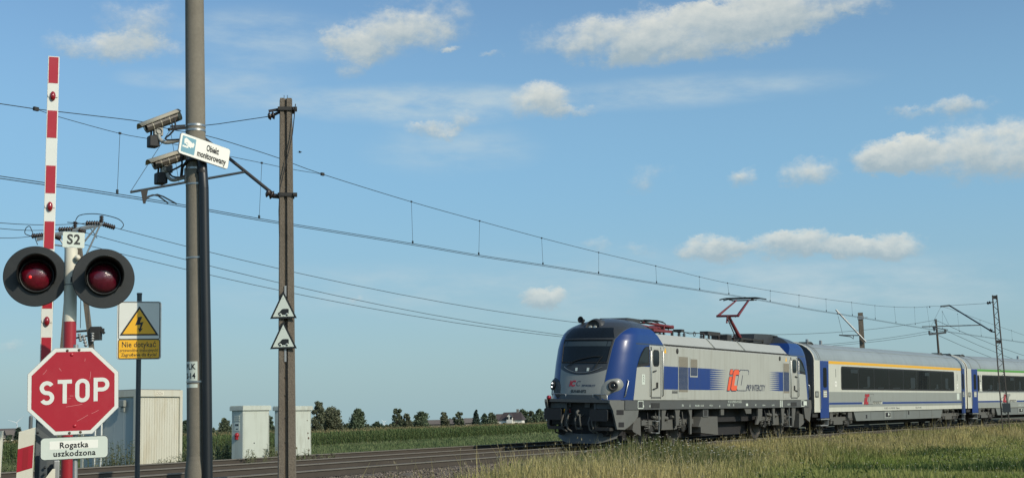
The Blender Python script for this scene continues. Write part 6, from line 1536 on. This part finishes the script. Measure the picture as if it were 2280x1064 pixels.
    V2 = (P2[:, None] + base[None] * r2[:, None, None]).reshape(-1, 3); T2 = (np.arange(k2)[:, None, None] * 7 + len(V) + np.array([(i, (i + 1) % 6, 6) for i in range(6)])[None]).reshape(-1, 3)
    tag(bulk('wild_flowers', np.r_[V, V2], [], np.r_[T, T2], ['grass'], np.full((len(V) + len(V2), 3), .55) * np.array([1, 1, .86])), 'small white wild flowers scattered through the bank grass', 'wild flowers', kind='stuff')
near_grass()
ZF = -1.85
CE0 = onpl(560, 999, (0, 0, -1.5), np.array([0, 0, 1.])); CE1 = onpl(1300, 955, (0, 0, -1.5), np.array([0, 0, 1.]))
ced = nrm(CE1 - CE0); cen = np.array([-ced[1], ced[0], 0])
def field_grass():
    n = 260000; px = RNG.uniform(-60, 1330, n); t = RNG.random(n)
    # sample evenly over the picture rows between track and corn
    Y = 1. / (1. / 34. + (1. / 330. - 1. / 34.) * t); X_ = np.array([(p - 1140) / F for p in px]) * Y
    z = gz(X_, Y); P = np.stack([X_, Y, z], 1); d = dRof(X_, Y); side = (P - CE0) @ cen
    keep = (d > 7.6) & (side < 1.0); P, Y, d = P[keep], Y[keep], d[keep]; n = len(P)
    wet = lumps(P[:, 0] * .5, P[:, 1] * .5, .35)
    h = RNG.uniform(.25, .6, n) * np.where(d < 14, .8, 1); w = .010 + .00075 * Y
    dry = np.clip(wet * .6 + RNG.normal(0, .2, n), 0, 1)
    c = mixcol((.110, .160, .062), (.235, .255, .12), dry) * RNG.uniform(.65, 1.2, (n, 1))
    blades('meadow_grass', P, h, w, c, 'green meadow grass between the tracks and the corn field', .45)
field_grass()
def corn():
    V = []; Qd = []; Tn = []
    rows = []
    for r in range(9): rows.append((r * .75, .42 + r * .10))
    for r in range(26): rows.append((8 + r * 6.5, 1.5 + r * .12))
    pts = []
    for off, st in rows:
        n = int(760 / st); u = np.arange(n) * st + RNG.uniform(-.12, .12, n) - 260; pts.append(CE0[None] + ced[None] * u[:, None] + cen[None] * (off + RNG.normal(0, .1, n))[:, None])
    P = np.concatenate(pts); P[:, 2] = gz(P[:, 0], P[:, 1]) ; px, py, z = vproj(P); P = P[(z > 20) & (px > -80) & (px < 1420)]; n = len(P)
    H = 1.98 + .16 * lumps(P[:, 0], P[:, 1], .09) + RNG.normal(0, .09, n)
    allV = []; allQ = []; col = []; base = 0
    far = np.clip(P[:, 1] / 200., .8, 2.)
    # stalk
    a = RNG.uniform(0, math.pi, n); sd = np.stack([np.cos(a), np.sin(a), 0 * a], 1) * .022
    top = P.copy(); top[:, 2] += H
    allV.append(np.stack([P - sd, P + sd, top + sd * .5, top - sd * .5], 1)); col.append(np.repeat(mixcol((.10, .13, .04), (.16, .16, .06), RNG.random(n))[:, None], 4, 1))
    for j in range(8):
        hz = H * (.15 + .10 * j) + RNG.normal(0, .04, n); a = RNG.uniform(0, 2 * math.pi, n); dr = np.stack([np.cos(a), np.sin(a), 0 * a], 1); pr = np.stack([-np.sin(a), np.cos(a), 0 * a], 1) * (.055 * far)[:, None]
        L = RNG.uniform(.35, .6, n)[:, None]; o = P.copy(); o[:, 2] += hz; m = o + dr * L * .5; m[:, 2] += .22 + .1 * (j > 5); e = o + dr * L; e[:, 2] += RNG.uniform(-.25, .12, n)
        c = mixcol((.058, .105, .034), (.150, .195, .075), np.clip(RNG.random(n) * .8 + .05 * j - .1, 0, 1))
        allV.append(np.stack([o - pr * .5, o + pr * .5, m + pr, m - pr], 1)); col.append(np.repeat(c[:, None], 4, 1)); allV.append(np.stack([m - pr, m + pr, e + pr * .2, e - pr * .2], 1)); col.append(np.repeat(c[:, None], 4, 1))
    for j in range(3):
        a = RNG.uniform(0, 2 * math.pi, n); dr = np.stack([np.cos(a), np.sin(a), 0 * a], 1); e = top + dr * .13; e[:, 2] += RNG.uniform(.12, .26, n); pr = np.stack([-np.sin(a), np.cos(a), 0 * a], 1) * (.02 * far)[:, None]
        allV.append(np.stack([top - pr, top + pr, e + pr, e - pr], 1)); col.append(np.repeat(mixcol((.24, .20, .09), (.34, .29, .15), RNG.random(n))[:, None], 4, 1))
    Vv = np.concatenate([v.reshape(-1, 3) for v in allV]); Cc = np.concatenate([c.reshape(-1, 3) for c in col]); Q = np.arange(len(Vv)).reshape(-1, 4)
    tag(bulk('corn_field', Vv, Q, [], ['grass'], Cc), 'green corn field with pale tassels stretching across the flat land', 'corn field', kind='stuff')
corn()
def weeds():
    V = []; C = []
    spots = [(195, 236, 1040, 38, 26, .95), (237, 300, 1040, 38, 60, 1.25), (300, 345, 1038, 39, 20, .45), (345, 410, 1036, 40, 50, .75), (545, 600, 1025, 34.6, 46, .85), (655, 696, 1016, 36.5, 44, .85), (0, 50, 1050, 38, 60, .9), (470, 516, 1025, 37, 110, 1.1), (596, 622, 1020, 37, 60, 1.0), (408, 440, 1030, 39, 60, 1.0), (690, 740, 1015, 38, 60, .7)]
    for x0, x1, yb, Y, n, hh in spots:
        for i in range(n):
            px = random.uniform(x0, x1); b = at(px, yb, Y + random.uniform(-.4, .4)); b[2] = gz(b[0], b[1]) - .02; h = hh * random.uniform(.5, 1.05)
            t = b + np.array([random.uniform(-.15, .15), random.uniform(-.1, .1), h]); g = random.random(); c = np.array([.085, .12, .05]) * (1 - g) + np.array([.26, .25, .14]) * g
            s = np.array([.008, 0, 0]); V.append([b - s, b + s, t + s * .4, t - s * .4]); C.append(c * .9)
            for k in range(int(5 + h * 9)):
                f = random.uniform(.12, 1.); o = b + (t - b) * f; a = random.uniform(0, 6.28); L = random.uniform(.06, .17) * (1.15 - .5 * f); d = np.array([math.cos(a), math.sin(a), random.uniform(-.1, .7)]) * L; w = np.array([-math.sin(a), math.cos(a), .3]) * L * .22
                V.append([o, o + d * .5 + w, o + d, o + d * .5 - w]); C.append(c * random.uniform(.6, 1.3))
    V = np.array(V).reshape(-1, 3); C = np.repeat(np.array(C), 4, 0)
    tag(bulk('weeds', V, np.arange(len(V)).reshape(-1, 4), [], ['grass'], C), 'ragged weeds around the container and the trackside cabinets', 'weeds', kind='stuff')
weeds()
def tree(label, px, ytop, wpx, Y, kind='round', dens=1., name='tree', cat='tree', group='trees along the horizon'):
    b = at(px, 950, Y); b[2] = -1.85; ztop = at(px, ytop, Y)[2]; H = ztop - b[2]; Wm = wpx * Y / F
    t = thing(name, label, cat, b, group)
    tk = MB(); tk.tube([b, b + np.array([.1, 0, H * .35]), b + np.array([0, 0, H * .8])], [H * .028, H * .02, .05], 8)
    blobs = []
    if kind == 'conifer':
        for i in range(14):
            f = i / 13; blobs.append((np.array([random.uniform(-.05, .05) * Wm, 0, H * (.12 + .85 * f)]), Wm * .5 * (1 - f) ** .8 + .25, H * .06))
    else:
        nb = {'round': 17, 'gappy': 15, 'low': 9, 'tall': 18}[kind]; lo = {'round': .12, 'gappy': .22, 'low': .06, 'tall': .08}[kind]
        for i in range(nb):
            f = (i + random.uniform(.2, .8)) / nb; prof = max(.25, math.sin(math.pi * min(1, .15 + .80 * f)) ** .75); a = i * 2.4 + random.uniform(-.5, .5)
            rr = Wm * .5 * prof * (random.uniform(.30, .62) if kind != 'gappy' else random.uniform(.35, .8)); r = Wm * .5 * prof * (random.uniform(.30, .68) if kind != 'gappy' else random.uniform(.26, .46))
            r = max(r, Wm * .14); c = np.array([math.cos(a) * rr, math.sin(a) * rr, min(H * (lo + (1. - lo) * f), H - r * .85)]); blobs.append((c, r, r * random.uniform(.8, 1.05)))
            tk.tube([b + np.array([0, 0, H * (lo * .7 + .3 * f)]), b + c], [H * .010, .03], 5)
    lean_ = random.uniform(-.16, .16) * Wm; blobs = [(c + np.array([lean_ * (c[2] / H) ** 2 + random.uniform(-.06, .06) * Wm, 0, 0]), r, z) for c, r, z in blobs] if kind != 'conifer' else blobs
    obj('trunk', tk, 'bark', t, True)
    V = []; C = []; ls = max(.20, Y / 1257. * 1.5)
    col = np.array({'conifer': (.05, .075, .055)}.get(kind, random.choice([(.105, .138, .080), (.118, .142, .085), (.132, .145, .088), (.092, .126, .078)])))
    for c, r, rz in blobs:
        cb = col * random.uniform(.78, 1.22); n = int(dens * 75 * (r / ls) ** 1.7) + 60
        q = RNG.normal(size=(n, 3)); q /= np.linalg.norm(q, axis=1)[:, None]; q *= (RNG.random(n) ** .45 * RNG.uniform(.75, 1.3, n))[:, None]; P = b + c + q * np.array([r, r, rz])
        u = RNG.normal(size=(n, 3)); u /= np.linalg.norm(u, axis=1)[:, None]; v = np.cross(u, RNG.normal(size=(n, 3))); v /= np.linalg.norm(v, axis=1)[:, None]
        s = (ls * RNG.uniform(.55, 1.2, n) * .55)[:, None]; V.append(np.stack([P - u * s, P - v * s * .7, P + u * s, P + v * s * .7], 1)); C.append(np.repeat((cb[None] * RNG.uniform(.6, 1.45, (n, 1)))[:, None], 4, 1))
    V = np.concatenate([v.reshape(-1, 3) for v in V]) - b; C = np.concatenate([c.reshape(-1, 3) for c in C])
    bulk('crown', V, np.arange(len(V)).reshape(-1, 4), [], ['leaf'], C, t)
for a in (('tallest broadleaf tree rising right behind the peeling cabinet', 706, 892, 36, 250, 'tall'), ('wide bushy tree next to the tallest tree by the cabinet', 746, 905, 56, 255, 'round'), ('broad leafy tree standing alone at the end of the corn', 797, 909, 44, 262, 'round'),
          ('small round tree low on the horizon beyond the corn', 836, 938, 30, 330, 'low'), ('very small bush low on the horizon beyond the corn', 857, 945, 16, 340, 'low'), ('gappy tree with an airy crown in front of the village', 884, 909, 30, 300, 'gappy'),
          ('smaller gappy tree close beside the airy one', 907, 920, 26, 300, 'gappy'), ('broad dark tree pair covering the first barn roof', 941, 916, 42, 305, 'round'), ('slim tree between the two low barn roofs', 990, 917, 22, 320, 'tall'), ('pale slim tree right of the second barn roof', 1020, 917, 24, 320, 'gappy'),
          ('dark pointed conifer beside the village houses', 1061, 913, 20, 330, 'conifer'), ('round tree behind the pointed conifer', 1078, 920, 20, 345, 'round'), ('dark tree just left of the white gabled house', 1096, 918, 24, 335, 'round'), ('large dark tree right behind the white gabled house', 1163, 911, 34, 440, 'round'),
          ('airy tree between the white house and the train', 1182, 914, 20, 440, 'gappy'), ('leafy tree partly covered by the front of the train', 1199, 910, 26, 430, 'round'), ('round dark tree between the concrete pole and the clean cabinet', 500, 930, 34, 240, 'round'), ('low bush left of the round dark tree', 476, 952, 24, 245, 'low'),
          ('dark slim tree at the right edge of the clean cabinet', 604, 925, 20, 240, 'tall'), ('dark tree seen between the container and the concrete pole', 412, 934, 26, 235, 'round'), ('dark pointed bush behind the marker post', 42, 953, 20, 150, 'conifer'), ('low dark shrub row before the left farmhouse', 22, 968, 34, 152, 'low'), ('low leafy tree hiding behind the barn roofs', 1003, 931, 26, 345, 'low'), ('low tree left of the first barn', 873, 941, 22, 335, 'low')):
    tree(*a)
for px, yt, w_ in ((724, 938, 22), (768, 942, 20), (778, 946, 18), (818, 944, 20), (896, 938, 18), (922, 936, 18), (962, 938, 22), (974, 940, 16), (1010, 938, 20), (1040, 935, 20), (1088, 930, 18), (1106, 934, 16), (1176, 928, 20), (1191, 924, 20), (1210, 922, 20)):
    tree('low hedge bush filling the gap between taller trees on the horizon', px, yt, w_, 350 + (px % 7) * 6, 'low', 1., 'bush', 'bush', 'hedge bushes on the horizon')

# ------------------------------------------------------------------ village and turbines
def house(label, pxl, pxr, yr, ye, yb, Y, wall, roof, yaw=0., gable=False, chim=True, name='house', hip=.15):
    A, B = at(pxl, ye, Y), at(pxr, ye, Y); c = (A + B) / 2; w = (B - A)[0]; zr = at((pxl + pxr) / 2, yr, Y)[2] + 1.85; ze = c[2] + 1.85; dp = w * .7
    t = thing(name, label, 'house', Matrix.Translation((c[0], c[1], -1.85)) @ Matrix.Rotation(yaw, 4, 'Z'), 'village buildings beyond the corn')
    q = MB(); q.box(-w / 2 + .3, w / 2 - .3, -dp / 2 + .3, dp / 2 - .3, 0, ze); q.add([(-w / 2 + .3, -dp / 2 + .3, ze), (-w / 2 + .3, dp / 2 - .3, ze), (-w / 2 + .3 + hip * w * .5, 0, zr - .2)], [(0, 1, 2)]); wa = obj('wall', q, wall, t)
    q = MB(); h_ = hip * w
    v = [(-w / 2, -dp / 2, ze - .1), (w / 2, -dp / 2, ze - .1), (w / 2, dp / 2, ze - .1), (-w / 2, dp / 2, ze - .1), (-w / 2 + h_, 0, zr), (w / 2 - h_, 0, zr)]
    q.add(v, [(0, 1, 5, 4), (1, 2, 5), (2, 3, 4, 5), (3, 0, 4), (3, 2, 1, 0)]); ro = obj('roof', q, roof, t)
    if chim: q = MB(); q.box(w * .18, w * .18 + .7, -.35, .35, zr - 1.2, zr + .9); obj('chimney', q, 'wallg', ro)
    nw = max(2, int(w / 3))
    for i in range(nw):
        x = -w / 2 + (i + .5) * w / nw; q = MB(); q.box(x - .5, x + .5, -dp / 2 + .26, -dp / 2 + .3, ze * .35, ze * .75); f_ = obj('window', q, 'creamw', wa); q = MB(); q.box(x - .42, x + .42, -dp / 2 + .24, -dp / 2 + .26, ze * .35 + .08, ze * .75 - .08); obj('pane', q, 'glass', f_)
    if gable:
        gx = -w * .02; gw = w * .115
        q = MB(); q.prism([(gx - gw, 0), (gx + gw, 0), (gx + gw, ze + (zr - ze) * .38), (gx, ze + (zr - ze) * .80), (gx - gw, ze + (zr - ze) * .38)], (0, -dp / 2 + .3, 0), (1, 0, 0), (0, 0, 1), (0, -.9, 0)); g_ = obj('gable', q, wall, t)
        for x in (gx - .55, gx + .55):
            q = MB(); q.box(x - .32, x + .32, -dp / 2 - .64, -dp / 2 - .60, ze + .15, ze + (zr - ze) * .42); obj('window', q, 'glass', g_)
        q = MB()
        for s_ in (-1, 1): q.bar((gx, -dp / 2 - .3, ze + (zr - ze) * .84), (gx + s_ * gw * 1.2, -dp / 2 - .3, ze + (zr - ze) * .34), 1.5, .14, up=(0, 1, 0)) if False else q.add([(gx, -dp / 2 - .75, ze + (zr - ze) * .86), (gx + s_ * gw * 1.2, -dp / 2 - .75, ze + (zr - ze) * .33), (gx + s_ * gw * 1.2, 0, ze + (zr - ze) * .33), (gx, 0, ze + (zr - ze) * .86)], [(0, 1, 2, 3)])
        obj('gable_roof', q, roof, g_)
    return t
house('white gabled house with a dark hipped roof, the brightest in the village', 1113, 1169, 917, 934, 945, 400, 'wall', 'rooft', R_(-14), True)
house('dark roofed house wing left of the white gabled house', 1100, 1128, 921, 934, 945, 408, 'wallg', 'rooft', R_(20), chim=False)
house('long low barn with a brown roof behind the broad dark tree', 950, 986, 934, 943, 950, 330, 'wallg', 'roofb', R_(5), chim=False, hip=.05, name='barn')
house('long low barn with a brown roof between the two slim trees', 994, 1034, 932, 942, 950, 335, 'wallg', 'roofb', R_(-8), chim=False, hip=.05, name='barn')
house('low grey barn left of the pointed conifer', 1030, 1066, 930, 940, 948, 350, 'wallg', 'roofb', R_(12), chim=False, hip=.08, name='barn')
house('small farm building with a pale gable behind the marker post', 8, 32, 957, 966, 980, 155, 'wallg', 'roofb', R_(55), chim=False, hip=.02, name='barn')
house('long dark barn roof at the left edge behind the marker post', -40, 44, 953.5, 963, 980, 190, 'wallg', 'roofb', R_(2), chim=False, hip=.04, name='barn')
def turbine(label, px, py, rpx, Y, angs):
    h = at(px, py, Y); k = Y / F; t = thing('wind_turbine', label, 'wind turbine', (h[0], h[1], -1.85), 'wind turbines on the horizon')
    q = MB(); q.tube([(h[0], h[1], -1.85), h], [.8 * k, .45 * k], 12); obj('tower', q, 'turb', t, True)
    q = MB(); q.box(h[0] - .8 * k, h[0] + .8 * k, h[1] - 1.0 * k, h[1] + 1.6 * k, h[2] - .7 * k, h[2] + .7 * k); obj('nacelle', q, 'turb', t, True)
    for a in angs:
        d = np.array([math.cos(R_(a)), 0, math.sin(R_(a))]); s = np.array([-d[2], 0, d[0]]); o = h + np.array([0, -1.3 * k, 0]); q = MB()
        pr = [o - s * .35 * k, o + s * .35 * k, o + d * rpx * .2 * k + s * .85 * k, o + d * rpx * k + s * .12 * k, o + d * rpx * k - s * .1 * k, o + d * rpx * .2 * k - s * .35 * k]
        q.add(pr + [p_ + np.array([0, .3 * k, 0]) for p_ in pr], [tuple(range(6)), tuple(range(11, 5, -1))] + [(i, 6 + i, 6 + (i + 1) % 6, (i + 1) % 6) for i in range(6)]); obj('blade', q, 'turb', t, True)
turbine('white wind turbine standing above the farm roofs beside the stop sign', 37.5, 940, 21, 5200, (42, 162, 282))
turbine('tiny white wind turbine far beyond the corn between the trees', 855, 938.5, 7, 6300, (20, 140, 260))
# a bird crossing in front of the sky
p = at(668, 339, 60.); bd = thing('bird', 'small dark bird gliding in the sky right of the square concrete mast', 'bird', p)
q = MB(); q.lathe([(0, -.10), (.025, -.05), (.032, 0), (.022, .06), (0, .10)], (0, 0, 0), (1, 0, .05), 8)
for s_ in (1, -1): q.add([(.03, 0, .01), (-.04, 0, .01), (-.05, .13 * s_, .03), (-.06, .24 * s_, .0), (-.03, .24 * s_, .0), (.02, .13 * s_, .035)], [(0, 1, 2, 5), (5, 2, 3, 4)])
q.add([(-.08, 0, 0), (-.15, .03, 0), (-.15, -.03, 0)], [(0, 1, 2)]); obj('body', q, 'black', bd)
